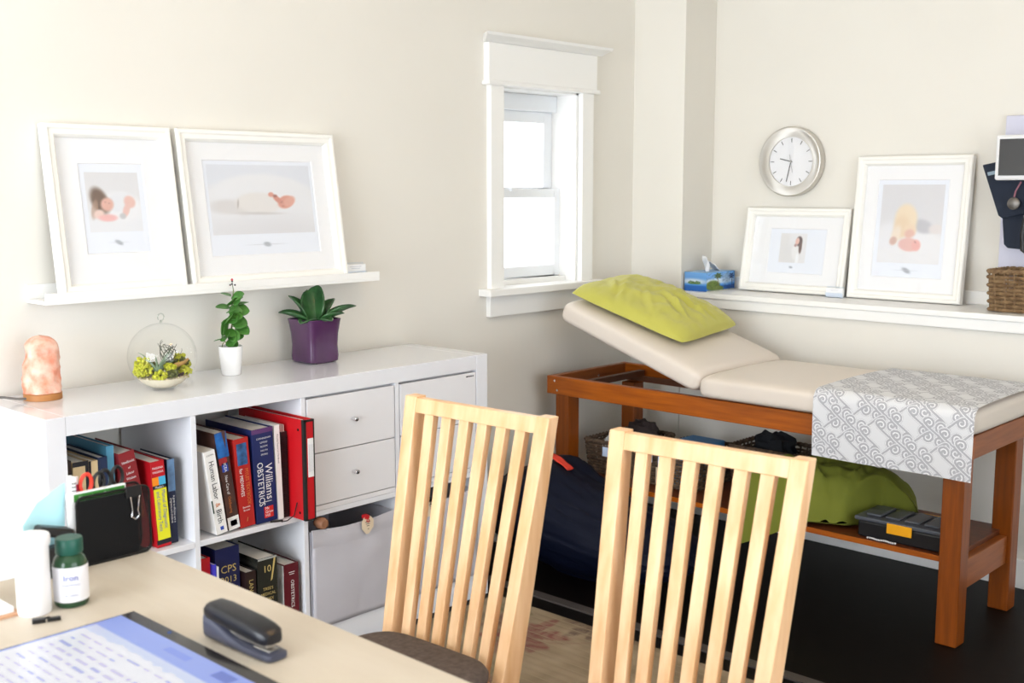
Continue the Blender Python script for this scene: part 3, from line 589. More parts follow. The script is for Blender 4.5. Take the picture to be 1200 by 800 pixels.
# sand bowl and pebbles
b = MB(); r_ = R-.004; fl = -.055
pf = [(.0001, -r_*.945)]+[(math.sqrt(max(0, r_*r_-z*z)), z) for z in np.linspace(-r_*.94, fl, 9)]+[(.0001, fl+.002)]
b.lathe([(r, cz+z) for r, z in pf], 40, Matrix.Translation((cx, cy, 0))); b.build('white_sand', mat('white_sand', S(236, 226, 204), .9, bump=.8, bscale=500), t)
b = MB()
for k in range(150):
    a = random.random()*6.28; rr = math.sqrt(random.random())*(math.sqrt(r_*r_-fl*fl)-.003); b.ball((cx+rr*math.cos(a), cy+rr*math.sin(a), cz+fl+.002), random.uniform(.0018, .0034), 1, 1, .8, 4)
b.build('pebbles', mat('pebble', S(228, 214, 188), .8, col2=S(184, 164, 136), vscale=90), t, stuff=True)
MOSS = mat('lime_moss', S(168, 172, 36), .9, col2=S(208, 206, 70), vscale=90); MOSSD = mat('dark_moss', S(62, 68, 36), .9, col2=S(110, 112, 50), vscale=90)
def moss(dx, dy, dz, r, m, n=70):
    r *= 1.18; n = int(n*1.3)
    b = MB()
    for k in range(n):
        v = Vector((random.gauss(0, 1), random.gauss(0, 1), random.gauss(0, 1))).normalized()*r*random.uniform(.5, 1); v.z *= .75
        b.ball((cx+dx+v.x, cy+dy+v.y, cz+dz+v.z), random.uniform(.0028, .0052), n=4)
    b.build('moss_clump', m, t, stuff=True)
moss(-.060, .0, -.014, .02, MOSS); moss(.062, -.004, -.030, .018, MOSS, 50); moss(0, -.05, -.044, .014, MOSSD, 40); moss(-.058, -.004, -.030, .02, MOSS); moss(-.050, .02, -.038, .02, MOSS); moss(-.030, -.040, -.046, .017, MOSS); moss(.006, -.030, -.028, .014, MOSS, 40); moss(.055, .0, -.026, .02, MOSSD); moss(.05, -.028, -.044, .017, MOSS, 50); moss(.03, .01, -.034, .02, MOSSD); moss(.058, .012, -.010, .014, MOSS, 40); moss(-.01, .03, -.036, .02, MOSSD)
def curl(pts, r0, r1, m, nm):
    n = len(pts); b = MB(); b.tube(pts, [r0+(r1-r0)*i/(n-1) for i in range(n)], 6); b.build(nm, m, t)
AIR = mat('air_plant', S(126, 146, 122), .7)
for k in range(11):
    a = k*2.4; l_ = random.uniform(.042, .068); base = Vector((cx-.026, cy-.018, cz-.038))
    curl([base+Vector((math.cos(a)*l_*s*.8, math.sin(a)*l_*s*.6, l_*(1.3*s-.5*s*s)*(1.0 if k % 3 else .5))) for s in np.linspace(0, 1, 8)], .0042, .0006, AIR, 'air_plant_leaf')
WIRY = mat('wiry_tendril', S(58, 62, 42), .8)
for k in range(18):
    a = random.random()*6.28; base = Vector((cx+.014, cy-.006, cz-.03)); f1 = random.uniform(3, 7); l_ = random.uniform(.045, .075)
    curl([base+Vector((.022*math.sin(f1*s+a)*s+.012*(s*math.cos(a)), .018*math.cos(f1*s+a)*s, l_*s+.004*math.sin(9*s))) for s in np.linspace(0, 1, 18)], .0011, .0006, WIRY, 'tendril')
curl([Vector((cx+.016, cy-.006, cz-.01))+Vector((.03*s+.013*math.cos(7*s), .0, .03+.013*math.sin(7*s)-.012*s)) for s in np.linspace(0, 1, 26)], .0007, .0005, WIRY, 'tendril')
curl([(cx+.02, cy-.03, cz-.024), (cx+.045, cy-.034, cz-.018), (cx+.066, cy-.02, cz-.012)], .007, .003, mat('driftwood', S(178, 140, 84), .8, var=.2, vscale=60), 'driftwood')
curl([(cx+.012, cy-.046, cz-.056), (cx+.03, cy-.044, cz-.048), (cx+.05, cy-.034, cz-.046)], .005, .004, mat('dark_bark', S(62, 42, 44), .8), 'bark')

# white pot plant
cx, cy = .674, -.140
t = thing('potted_plant', 'small round-leaved vine climbing from a white cup pot', 'potted plant', (cx, cy, TT))
b = MB(); b.lathe([(.0001, .001), (.026, .001), (.0265, 0), (.028, .004), (.0335, .06), (.0345, .084), (.0325, .084), (.031, .076), (.0001, .075)], 32, Matrix.Translation((cx, cy, TT))); b.build('pot', mat('white_porcelain', S(246, 246, 248), .12), t)
b = MB(); b.lathe([(.0001, .078), (.020, .0785), (.0312, .0765), (.0312, .074), (.0001, .074)], 24, Matrix.Translation((cx, cy, TT))); b.build('soil', SOIL, t)
b = MB()
stem = [(0, 0, .075), (-.004, 0, .10), (.006, .002, .13), (.010, 0, .16), (.006, -.002, .19), (.012, 0, .215), (.016, 0, .245), (.013, 0, .268)]
b.tube([(cx+x, cy+y, TT+z) for x, y, z in stem], [.0022]*6+[.0014, .001], 6); b.tube([(cx-.004, cy, TT+.078), (cx-.02, cy-.004, TT+.10), (cx-.028, cy-.004, TT+.094), (cx-.031, cy-.004, TT+.084)], .0012, 5); b.build('stem', mat('stem_green', S(96, 112, 60), .6), t)
def leafmesh(c, size, asp, yaw, tilt, roll, m, parent, cup=.18, nm='leaf', th=.0012):
    M = Matrix.Translation(c) @ Matrix.Rotation(yaw, 4, 'Z') @ Matrix.Rotation(tilt, 4, 'Y') @ Matrix.Rotation(roll, 4, 'X')
    def f(u, v):     # blade along +x from 0 to size
        s = u; w_ = asp*size*.5*(math.sin(math.pi*min(1, s**.8))**.62 if 0 < s < 1 else 0)+.0004; q = (v-.5)*2
        return M @ Vector((s*size, q*w_, cup*size*((s-.4)**2*-.6+q*q*.35*(w_/(asp*size*.5)))))
    MB().grid(f, 12, 9).build(nm, m, parent, solid=th)
lv = [(.012, .215, .036, -.9, -.5), (.010, .222, .03, 2.3, -.4), (.008, .185, .042, -1.9, -.1), (.012, .182, .046, -.5, .1), (.026, .195, .040, .1, -.2), (.004, .19, .038, 2.7, -.1), (.006, .165, .044, -2.6, .5), (.002, .168, .040, -1.2, .2), (.010, .15, .042, -.7, .3), (-.002, .142, .046, -2.7, .6), (-.018, .132, .036, -2.3, .7), (.024, .135, .042, -1.0, .7), (.026, .132, .036, -.2, .4), (.002, .115, .036, -1.4, .6), (-.010, .112, .034, -2.4, .5), (.008, .11, .032, -.6, .2), (-.004, .098, .032, -1.7, .6), (-.016, .10, .03, 2.5, .2), (.012, .20, .032, -2.2, -.5)]
for dx, dz, sz, yaw, tilt in lv+[(dx*.8+random.uniform(-.008, .008), dz+random.uniform(-.012, .006), sz*.9, yaw+random.uniform(.7, 1.5), tilt*.7) for dx, dz, sz, yaw, tilt in lv[::2]]: leafmesh((cx+dx-.004, cy-.004, TT+dz+.008), sz*1.08, .98, yaw, tilt*.8, random.uniform(-.5, .5)+(.9 if yaw < -.3 else -.2), LEAF, t)
b = MB()
for dx, dz in ((.013, .272), (.006, .262), (.022, .261), (.012, .264)): b.ball((cx+dx, cy, TT+dz), .0028, n=5)
b.build('bud', mat('dark_bud', S(62, 58, 62), .6), t); MB().ball((cx+.0125, cy, TT+.277), .0036, n=6).build('flower', mat('pink_flower', S(206, 84, 92), .6), t)

# purple pot
cx, cy, hw = .996, -.116, .0605
t = thing('potted_succulent', 'broad-leaved dark succulent in a glossy purple square pot', 'potted plant', (cx, cy, TT))
def sq(a, w_, r):     # rounded square outline, parameter a in 0..1
    n = 4; th = 2*math.pi*a; e = .28
    c_, s_ = math.cos(th), math.sin(th); return (math.copysign(abs(c_)**e, c_)*w_, math.copysign(abs(s_)**e, s_)*w_)
pp = [(.001, .0005), (.050, .0005), (.056, .006), (.0575, .02), (.0555, .055), (.0575, .09), (.063, .128), (.0645, .136), (.0635, .1375), (.0595, .136), (.057, .122), (.001, .120)]
b = MB(); n = 64; vs = []; fs = []
for w_, z in pp:
    for k in range(n): x, y = sq((k+.5)/n, w_, 0); vs.append((cx+x, cy+y, TT+z))
for i in range(len(pp)-1):
    for k in range(n): fs.append((i*n+k, i*n+(k+1) % n, (i+1)*n+(k+1) % n, (i+1)*n+k))
b.add(vs, fs, True); b.build('pot', mat('purple_glaze', S(80, 46, 84), .12, coat=.4, var=.12, vscale=14), t)
MB().box(cx-.056, cx+.056, cy-.056, cy+.056, TT+.118, TT+.124).build('soil', SOIL, t)
for (yaw, tilt, L, a, dx, dy) in ((.55, -1.30, .112, .72, .006, .012), (1.35, -1.22, .100, .80, .0, .004), (2.15, -.98, .098, .66, -.014, .006), (.10, -.92, .088, .72, .018, .0), (-.55, -.52, .112, .42, .018, -.006), (2.65, -.46, .098, .46, -.014, -.006), (-2.7, -.22, .076, .60, -.012, -.012), (-1.65, -.30, .070, .62, .002, -.016), (-1.0, -.5, .078, .6, .012, -.012)):
    leafmesh((cx+dx, cy+dy, TT+.122), L*1.1, a, yaw, tilt, random.uniform(-.15, .15), LEAFD, t, cup=.4, th=.004)

# ------------------------------------------------------------------ wall clock
cy, cz = -.612, 1.438; xf = 3.008
MC = Matrix.Translation((0, cy, cz)) @ Matrix(((0, 0, -1, XR-.0005), (-1, 0, 0, 0), (0, 1, 0, 0), (0, 0, 0, 1)))   # local: x right, y up, z towards the room
t = thing('wall_clock', 'round brushed steel wall clock with a white dial', 'clock', (XR, cy, cz))
b = MB(); b.lathe([(.001, 0), (.128, 0), (.138, .004), (.1405, .012), (.1405, .040), (.1385, .0445), (.134, .046), (.102, .0335), (.0995, .0335), (.0985, .030), (.0985, .026)], 96, MC); b.build('rim', mat('clock_steel', S(208, 204, 198), .3, metal=1), t)
b = MB(); b.lathe([(.0001, .0265), (.099, .0265), (.099, .022), (.0001, .022)], 64, MC); b.build('dial', mat('dial_white', S(240, 240, 244), .5), t)
for k in range(12):
    M = MC @ Matrix.Rotation(-k*math.pi/6, 4, 'Z'); MB().box(-.0013, .0013, .078, .094, .0266, .0274, M).build('hour_mark', INKK, t)
def hand(a, l0, l1, w_, z, nm, m=INKK):
    M = MC @ Matrix.Rotation(-math.radians(a), 4, 'Z'); MB().box(-w_/2, w_/2, -l0, l1, z, z+.0008, M).build(nm, m, t)
_cs = MATS['clock_steel']; _tn = _cs.node_tree.nodes.new('ShaderNodeTangent'); _tn.direction_type = 'RADIAL'; _tn.axis = 'X'
_pb = _cs.node_tree.nodes['Principled BSDF']; _pb.inputs['Anisotropic'].default_value = .85; _cs.node_tree.links.new(_tn.outputs[0], _pb.inputs['Tangent'])
hand(284, .006, .052, .0034, .0285, 'hour_hand'); hand(193, .006, .083, .0026, .0297, 'minute_hand'); hand(348, .045, .03, .0009, .031, 'second_hand', mat('grey_hand', S(120, 120, 126), .4))
b = MB(); b.lathe([(.0001, .033), (.0035, .033), (.0035, .0265)], 16, MC); b.build('hand_pin', STEEL, t)
b = MB(); b.lathe([(.0001, .0345), (.0995, .0345), (.0995, .0338), (.0001, .0338)], 48, MC); b.build('crystal', GLZ, t)

# ------------------------------------------------------------------ tissue box
t = thing('tissue_box', 'blue tropical beach tissue box at the corner of the ledge', 'tissue box', (2.9, -.315, .9075))
x0, x1, y0, y1, z0, z1 = 2.800, 3.012, -.372, -.264, .9075, .985
def beach(seed, trees):
    def f(U, V):
        I = np.zeros(U.shape+(3,)); I[:] = np.array((72, 136, 214))*(1-V[..., None])+np.array((116, 172, 232))*V[..., None]
        blob(I, U, V, .4, .52, .6, .14, (226, 234, 242), 0, .9, .9); rect(I, U, V, 0, 1, 0, .34, (40, 108, 196)); rect(I, U, V, 0, 1, .30, .36, (78, 150, 220))
        n_ = vnoise(U, V, 26, seed)
        if trees == 0:
            blob(I, U, V, .45, .42, .3, .05, (96, 130, 60), 0, .3)
            for i in range(8): blob(I, U, V, .2+.07*i, .46+.05*((i*3) % 4)/3, .03, .05, (60, 104, 56), 0, .5)
        else:
            blob(I, U, V, .22, .30, .24, .26, (96, 120, 44), 0, .3); blob(I, U, V, .42, .12, .18, .14, (110, 130, 60), 0, .3); rect(I, U, V, 0, 1, 0, .03, (190, 196, 180))
            for a in range(7): blob(I, U, V, .40+.07*math.cos(a*.9), .80+.09*math.sin(a*.9), .075, .04, (70, 96, 50), a*51, .4)
            blob(I, U, V, .40, .5, .012, .3, (110, 90, 60), 4, .4); blob(I, U, V, .68, .62, .16, .3, (150, 176, 206), 0, .7, .8)
            for a in range(6): blob(I, U, V, .88+.05*math.cos(a*1.05), .74+.1*math.sin(a*1.05), .06, .03, (34, 60, 110), a*60, .5)
            blob(I, U, V, .90, .40, .01, .3, (40, 60, 90), 3, .5); rect(I, U, V, .62, 1, .03, .24, (34, 84, 160)); I *= (.86+.28*n_)[..., None]
        return I
    return f
b = MB(); b.box(x0, x1, y0, y1, z0, z1); b.build('carton', mat('tissue_carton', S(92, 150, 214), .5), t)
painted('printed_end', lambda u, v: (x0-.0006, y1+u*(y0-y1), z0+v*(z1-z0)), beach(3, 0), 50, 40, PRINT, t)
painted('printed_side', lambda u, v: (x0+u*(x1-x0), y0-.0006, z0+v*(z1-z0)), beach(4, 1), 90, 40, PRINT, t)
painted('printed_top', lambda u, v: (x0+u*(x1-x0), y0+v*(y1-y0), z1+.0006), lambda U, V: np.ones(U.shape+(3,))*np.array((150, 190, 230)), 12, 8, PRINT, t)
def tis(u, v):
    a = (u-.5)*2; w_ = .045*(1-.25*v)+.012*v; 
    return (2.885-.022*v+a*w_*.55+.006*math.sin(v*6+a*2), -.318+a*w_*.55+.010*math.sin(a*5+v*2), z1+.001+.068*v*(1-.16*abs(a))+.004*noise.noise((a*3, v*3, 0)))
MB().grid(tis, 22, 14).build('tissue', mat('tissue_paper', S(244, 243, 244), .9), t, solid=.0012)
def tis2(u, v): a = (u-.5)*2; return (2.905+.065*v+a*.008, -.318+a*.026*(1-.3*v), z1+.001+.036*(1-v)**1.2+.004*math.cos(a*4))
MB().grid(tis2, 14, 10).build('tissue', mat('tissue_paper', S(244, 243, 244), .9), t, solid=.0012)

# ------------------------------------------------------------------ woven baskets
def basket(label, x0, x1, y0, y1, z0, z1, m, group=None, flare=.012, row=.0105, pitch=.03):
    t = thing('wicker_basket', label, 'basket', ((x0+x1)/2, (y0+y1)/2, z0), group=group)
    def loop(z, n, off=None):
        f = flare*(1-(z-z0)/(z1-z0)); a0, a1, b0, b1 = x0+f, x1-f, y0+f, y1-f; r = .025; pts = []
        L = 2*(a1-a0+b1-b0)-8*r+2*math.pi*r; segs = [((a0+r, b0), (1, 0), a1-a0-2*r), ('c', (a1-r, b0+r), -90), ((a1, b0+r), (0, 1), b1-b0-2*r), ('c', (a1-r, b1-r), 0), ((a1-r, b1), (-1, 0), a1-a0-2*r), ('c', (a0+r, b1-r), 90), ((a0, b1-r), (0, -1), b1-b0-2*r), ('c', (a0+r, b0+r), 180)]
        lens = [s[2] if s[0] != 'c' else math.pi*r/2 for s in segs]; T = sum(lens)
        for k in range(n):
            d = T*k/n; i = 0
            while d > lens[i] and i < 7: d -= lens[i]; i += 1
            s = segs[i]
            if s[0] == 'c':
                a = math.radians(s[2]+90*d/lens[i]); p_ = (s[1][0]+r*math.cos(a), s[1][1]+r*math.sin(a)); nn = (math.cos(a), math.sin(a))
            else: p_ = (s[0][0]+s[1][0]*d, s[0][1]+s[1][1]*d); nn = (s[1][1], -s[1][0])
            o_ = off(k) if off else 0; pts.append(Vector((p_[0]+nn[0]*o_, p_[1]+nn[1]*o_, z)))
        return pts
    T = 2*(x1-x0+y1-y0); ns = int(T/pitch)//2*2+1; n = ns*4
    b = MB(); nr = int((z1-z0-.012)/row)
    for i in range(nr):
        zz = z0+.007+i*row
        b.tube(loop(zz, n, lambda k: -.006+.0042*math.cos(math.pi*k/4+math.pi*i)), row*.46, 5, True)
    b.build('weave', m, t, stuff=True)
    b = MB()
    A, B = loop(z0+.002, ns), loop(z1-.004, ns)
    for k in range(ns): b.tube([A[k]+(A[k]-Vector(((x0+x1)/2, (y0+y1)/2, A[k].z))).normalized()*-.007, B[k]+(B[k]-Vector(((x0+x1)/2, (y0+y1)/2, B[k].z))).normalized()*-.007], .0035, 5)
    b.build('stakes', m, t, stuff=True)
    b = MB()
    for ph in (0, math.pi): b.tube([p_+Vector((0, 0, .004*math.sin(k*1.05+ph))) for k, p_ in enumerate(loop(z1-.006, n, lambda k: -.006+.004*math.cos(k*1.05+ph)))], .0058, 6, True)
    b.build('braided_rim', m, t); f = flare
    MB().box(x0+f+.012, x1-f-.012, y0+f+.012, y1-f-.012, z0+.002, z0+.006).build('base', m, t)
    return t
basket('tan wicker basket on the ledge below the blood pressure cuff', 2.815, 3.015, -1.78, -1.495, .9085, 1.053, WICKL, row=.014, flare=.008, pitch=.036)
SZ = .2388
b1 = basket('brown wicker basket with crumpled white papers by the table leg', 2.185, 2.5, -.452, -.222, SZ, .372, WICK)
b2 = basket('brown wicker basket with a blue lid edge and a paper tag', 2.185, 2.5, -.745, -.505, SZ, .372, WICK)
b3 = basket('large brown wicker basket heaped with black cloth', 2.335, 2.54, -1.06, -.78, SZ, .408, WICK)
def btag(t, y, z, w_, h, col, nm='paper_tag'):
    MB().box(2.178, 2.1795, y-w_/2, y+w_/2, z-h/2, z+h/2).build(nm, mat('tag_'+nm, S(*col), .7), t)
btag(b1, -.345, .335, .030, .036, (196, 212, 240), 'blue_sticker'); btag(b1, -.385, .268, .028, .058, (206, 190, 164))
btag(b2, -.555, .345, .016, .03, (200, 210, 226), 'blue_sticker'); btag(b2, -.600, .338, .02, .04, (190, 206, 228), 'blue_sticker'); btag(b2, -.600, .285, .038, .062, (214, 200, 176))
def crumple(name, label, cat, c, r, m, sx=1, sy=1, sz=1, seed=0, amp=.35):
    b = MB(); n = 14; vs = []; fs = []
    for i in range(n+1):
        th = math.pi*i/n
        for k in range(2*n):
            a = math.pi*k/n; d = Vector((math.sin(th)*math.cos(a), math.sin(th)*math.sin(a), math.cos(th))); q = 1+amp*noise.noise(d*2.2+Vector((seed*7.3, 0, 0)))+amp*.5*noise.noise(d*5+Vector((seed, 3, 0)))
            vs.append((c[0]+d.x*r*sx*q, c[1]+d.y*r*sy*q, c[2]+d.z*r*sz*q))
    for i in range(n):
        for k in range(2*n): fs.append((i*2*n+k, (i+1)*2*n+k, (i+1)*2*n+(k+1) % (2*n), i*2*n+(k+1) % (2*n)))
    b.add(vs, fs, True); return solo(b, name, m, label, cat)
crumple('crumpled_paper', 'crumpled white paper sticking out of the wicker basket', 'paper', (2.28, -.345, .35), .06, PAPER, 1, 1.1, .75, 1)
crumple('dark_pouch', 'dark brown pouch behind the crumpled white paper', 'pouch', (2.42, -.35, .36), .065, mat('dark_pouch', S(44, 32, 30), .8), .7, 1.1, 1, 2)
o = solo(MB().box(2.232, 2.455, -.700, -.552, SZ+.008, .390), 'blue_box', mat('blue_box', S(60, 130, 190), .5), 'blue plastic box inside the middle wicker basket', 'box', bevel=.006)
crumple('black_cloth', 'black cloth piled in the large wicker basket', 'cloth', (2.437, -.92, .395), .068, mat('black_cloth', S(18, 20, 26), .85), 0.80, 1.2, .85, 4, .45)

# ------------------------------------------------------------------ exam table
et = thing('exam_table', 'orange stained wooden examination table with beige vinyl cushions', 'exam table', (2.35, -.94, F))
RZ0, RZ1 = .545, .615; XF, XK = 2.10, 2.585; TY0, TY1 = -1.755, -.115
MB().box(XF, XF+.028, TY0, TY1, RZ0, RZ1).build('front_rail', ORANGE, et, bevel=.003)
MB().box(XK-.028, XK, TY0, TY1, RZ0, RZ1).build('rear_rail', ORANGE, et, bevel=.003)
EXW = mat('orange_end_wood', S(132, 68, 22), .4, col2=S(156, 86, 34), vscale=9, stretch=(.6, 8, 8))
MB().box(XF+.028, XK-.028, TY1-.03, TY1-.002, RZ0, RZ1).build('end_rail', EXW, et, bevel=.003)
MB().box(XF+.028, XK-.028, TY0+.002, TY0+.03, RZ0, RZ1).build('end_rail', EXW, et, bevel=.003)
for x in (XF+.003, XK-.068):
    for y in (-.222, -1.738): MB().box(x, x+.065, y, y+.065, F, RZ0).build('leg', ORANGEL, et, bevel=.004)
MB().box(XF+.02, XK-.02, -1.70, -.17, .221, .238).build('lower_shelf', SHELFW, et, bevel=.002)
MB().box(XF+.014, XF+.02, -1.672, -.158, .221, .2385).build('shelf_lipping', ORANGE, et, bevel=.001)
for y in (-1.725, -.205): MB().box(XF+.068, XK-.068, y, y+.03, .13, .221).build('stretcher', EXW, et, bevel=.002)
b = MB()
for y, z in ((-.155, .598), (-.168, .562)): b.cyl((XF-.0015, y, z), (XF+.002, y, z), .0045, n=10)
for x in (2.22, 2.38): b.cyl((x, -.147, .585), (x, -.144, .585), .005, n=10)
b.build('screws', CHROME, et)
b = MB(); b.box(XF+.05, XF+.07, -.70, -.147, .556, .576); b.box(XK-.07, XK-.05, -.70, -.147, .556, .576); b.box(XF+.05, XK-.05, -.26, -.235, .576, .60); b.build('backrest_prop', mat('prop_wood', S(92, 52, 30), .5), et)
def cushion(y0, y1, x0, x1, z0, z1, M, name, crown_=.01):
    """rounded upholstered slab"""
    nx, ny = 22, 30; r = .036; vs = []
    def ring(u): return u
    def f(u, v):
        # u around the cross-section (x,z), v along y ; the ends are rounded by shrinking
        e = min(v, 1-v)*(y1-y0); k = 1 if e > r else math.sqrt(max(0, 1-((r-e)/r)**2)); ins = r*(1-k)
        w2, h2 = (x1-x0)/2-ins*.9, (z1-z0)/2-ins*.75; th = 2*math.pi*u; c_, s_ = math.cos(th), math.sin(th)
        px = math.copysign(abs(c_)**.22, c_)*w2; pz = math.copysign(abs(s_)**.42, s_)*h2
        if pz > 0: pz += crown_*(1-(px/w2)**2)
        q = Vector(((x0+x1)/2+px, y0+v*(y1-y0), (z0+z1)/2+pz)); return M @ q if M else q
    vv = [0, .0005, .004, .009, .016, .026, .04, .07]+list(np.linspace(.1, .9, 12))+[.93, .96, .974, .984, .991, .996, .9995, 1]
    n = 96; b = MB(); vs = []; fs = []
    for v in vv:
        for k in range(n): vs.append(f(k/n, v))
    for i in range(len(vv)-1):
        for k in range(n): fs.append((i*n+k, i*n+(k+1) % n, (i+1)*n+(k+1) % n, (i+1)*n+k))
    fs += [tuple(range(n)), tuple((len(vv)-1)*n+k for k in range(n))]
    b.add(vs, fs, True); return b.build(name, VINYLB, et)
cushion(-1.772, -.826, 2.065, 2.63, .6165, .698, None, 'flat_cushion', .006)
HA = math.radians(18.6); MH = Matrix.Translation((0, -.818, .622)) @ Matrix.Rotation(HA, 4, 'X') @ Matrix.Translation((0, .818, -.622))
cushion(-.814, -.16, 2.065, 2.63, .626, .712, MH, 'raised_head_cushion', .008)

# runner
def scroll_pattern(s, y):
    I = np.zeros(s.shape+(3,)); I[:] = (223, 224, 228)
    def spiral(cx, cy, a0, turns, r0, r1, sgn, n=46):
        th = np.linspace(0, turns*2*np.pi, n); r = r0+(r1-r0)*th/th[-1]; return np.c_[cx+r*np.cos(a0+sgn*th), cy+r*np.sin(a0+sgn*th)]
    def motif():
        a = spiral(0, 0, .4, 1.5, .0008, .0165, 1); e = a[-1]; t = a[-1]-a[-2]; t /= np.hypot(*t)
        b_ = spiral(.058, .020, .4+np.pi, 1.5, .0008, .0165, 1)[::-1]
        k = np.linspace(0, 1, 70)[:, None]; t2 = b_[1]-b_[0]; t2 /= np.hypot(*t2)
        h = e*(2*k**3-3*k**2+1)+t*.11*(k**3-2*k**2+k)+b_[0]*(-2*k**3+3*k**2)+t2*.11*(k**3-k**2); return np.r_[a, h, b_]
    base = motif()-np.array((.029, .010)); ylo, slo = y.min(), s.min(); step = s[1, 0]-s[0, 0]; stepy = abs(y[0, 1]-y[0, 0])
    for gi in range(-1, 18):
        for gj in range(-1, 12):
            ang = .25+(1.35 if (gi+2*gj) % 3 == 0 else 0); ca, sa = math.cos(ang), math.sin(ang)
            c0 = np.array((slo+gi*.054+(.027 if gj % 2 else 0), ylo+gj*.049))
            P = base@np.array(((ca, sa), (-sa, ca)))+c0; m = .008
            k0, k1 = np.clip(((np.array((P[:, 0].min()-m, P[:, 0].max()+m))-slo)/step).astype(int), 0, s.shape[0])
            j0, j1 = np.clip(((np.array((P[:, 1].min()-m, P[:, 1].max()+m))-ylo)/stepy).astype(int), 0, s.shape[1])
            if k1 <= k0 or j1 <= j0: continue
            X = s[k0:k1, j0:j1]; Y = y[k0:k1, j0:j1]; d = np.full(X.shape, 9.)
            for q in P: d = np.minimum(d, (X-q[0])**2+(Y-q[1])**2)
            d = np.sqrt(d); sub = I[k0:k1, j0:j1]
            sub[d < .0066] = (188, 189, 195); sub[d < .0053] = (240, 240, 243); sub[d < .0034] = (176, 177, 184)
    return I
prof = [(2.655, .655), (2.652, .69), (2.64, .7035)]+[(2.62-.02*k, .7055+.006*(1-((2.62-.02*k-2.345)/.29)**2)) for k in range(0, 26)]
cxr, czr, rr = 2.098, .668, .039
prof += [(cxr-rr*math.sin(a)*1.0, czr+rr*math.cos(a)) for a in np.linspace(.15, math.pi/2, 9)]+[(2.0585, .62), (2.058, .56), (2.0585, .492)]
pa = np.array(prof); sl = np.r_[0, np.cumsum(np.hypot(*np.diff(pa, axis=0).T))]; SL = sl[-1]
def runner(u, v):
    s_ = u*SL; x = float(np.interp(s_, sl, pa[:, 0])); z = float(np.interp(s_, sl, pa[:, 1])); y = -1.268-v*.506
    if z < .64: x -= .0035*math.sin(y*17+.6)*(.64-z)/.15
    return (x, y, z+.0006)
o = painted('table_runner', runner, lambda U, V: scroll_pattern(U*SL, V*.506), 640, 370, print_mat('runner_cotton', .85), None)
tag(o, 'white runner printed with grey scrolls draped over the examination table', 'runner')

# pillow on the head cushion
def pillow(u, v, a, b_, T, pinch=.10, seed=0, wr=.012):
    x, y = 2*u-1, 2*v-1; rc = 1-.075*(x*x*y*y)**1.5; px = a*x*(1-pinch*(1-y*y)*abs(x)**2)*rc; py = b_*y*(1-pinch*(1-x*x)*abs(y)**2)*rc
    e = max(0, (1-abs(x)**2.6))*max(0, (1-abs(y)**2.6)); h = T*e**.5
    n = noise.noise((x*2.3+seed, y*2.3, 0))*.6+noise.noise((x*5+seed, y*5+3, 0))*.4+ .5*abs(noise.noise((x*3.5-seed, y*9, 5)))
    return px, py, h, n*wr*e**.4
def pillow_obj(label, M, a, b_, T, m, seed, drop=None, flat=.22, wr=.012, name='pillow', crease=None):
    b = MB(); N = 64; vs = []; fs = []
    for side in (1, -1):
        for i in range(N+1):
            for j in range(N+1):
                px, py, h, n = pillow(i/N, j/N, a, b_, T, .045, seed, wr)
                if side > 0 and crease: 
                    for (qx, qy, dx, dy, L, dep) in crease:
                        rx, ry = px-qx, py-qy; al = rx*dx+ry*dy; pe = -rx*dy+ry*dx
                        if -L < al < L: n += dep*math.exp(-(pe/.010)**2)*(1-(al/L)**2)-dep*.6*math.exp(-((pe-.018)/.012)**2)*(1-(al/L)**2)
                z = (max(h+n, .2*h) if side > 0 else -h*flat)+T*flat
                q = M @ Vector((px, py, z))
                vs.append(drop(q) if drop else q)
    n1 = (N+1)*(N+1)
    for i in range(N):
        for j in range(N):
            q = (i*(N+1)+j, (i+1)*(N+1)+j, (i+1)*(N+1)+j+1, i*(N+1)+j+1); fs.append(q); fs.append(tuple(n1+k for k in q[::-1]))
    b.add(vs, fs, True); o = solo(b, name, m, label, 'pillow'); return o
PM = Matrix.Translation((2.40, -.40, .622+.0)) ; 
zc = .712+.010
MP = MH @ Matrix.Translation((2.362, -.372, zc)) @ Matrix.Rotation(.14, 4, 'Z')
pillow_obj('chartreuse pillow lying on the raised head cushion', MP, .245, .262, .076, LIME, 3.1, wr=.022,
           crease=[(-.06, -.10, .45, .9, .10, .014), (-.12, -.02, .75, .65, .10, .010), (.02, -.12, .1, 1, .08, .011), (-.15, .08, .9, .4, .08, .009), (.05, -.16, -.4, .9, .07, .010), (-.10, .15, .8, .6, .07, .008), (-.02, -.02, .9, -.3, .1, .006)])
def droop(q):
    x = q.x
    if x < -.19: q = Vector((-.19-(-.19-x)*.35, q.y, q.z-(-.19-x)*1.1))
    return q
MO = Matrix.Translation((2.275, -1.205, SZ+.003)) @ Matrix.Rotation(math.radians(24), 4, 'Z')
def droop(q):
    e = 2.118-q.x
    if e > 0: q = Vector((2.118-e*.55, q.y, q.z-e*1.15-.15*e*e))
    if q.y > -1.075 and q.x > 2.325: q.x = 2.325
    k_ = sm((-1.30-q.y)/.10); mn = 2.12+.195*k_
    if k_ > 0 and q.x < mn: q.x = mn+(q.x-mn)*(1-k_)*.6
    return q
pillow_obj('olive green pillow stuffed on the lower table shelf', MO, .165, .315, .165, OLIVE, 8.2, droop, .10, .03, crease=[(0, .02, -.8, .6, .2, .02), (-.08, -.1, -.9, .4, .15, .016), (-.1, .12, -.95, .2, .12, .016), (-.12, 0, -.9, -.4, .12, .014)])

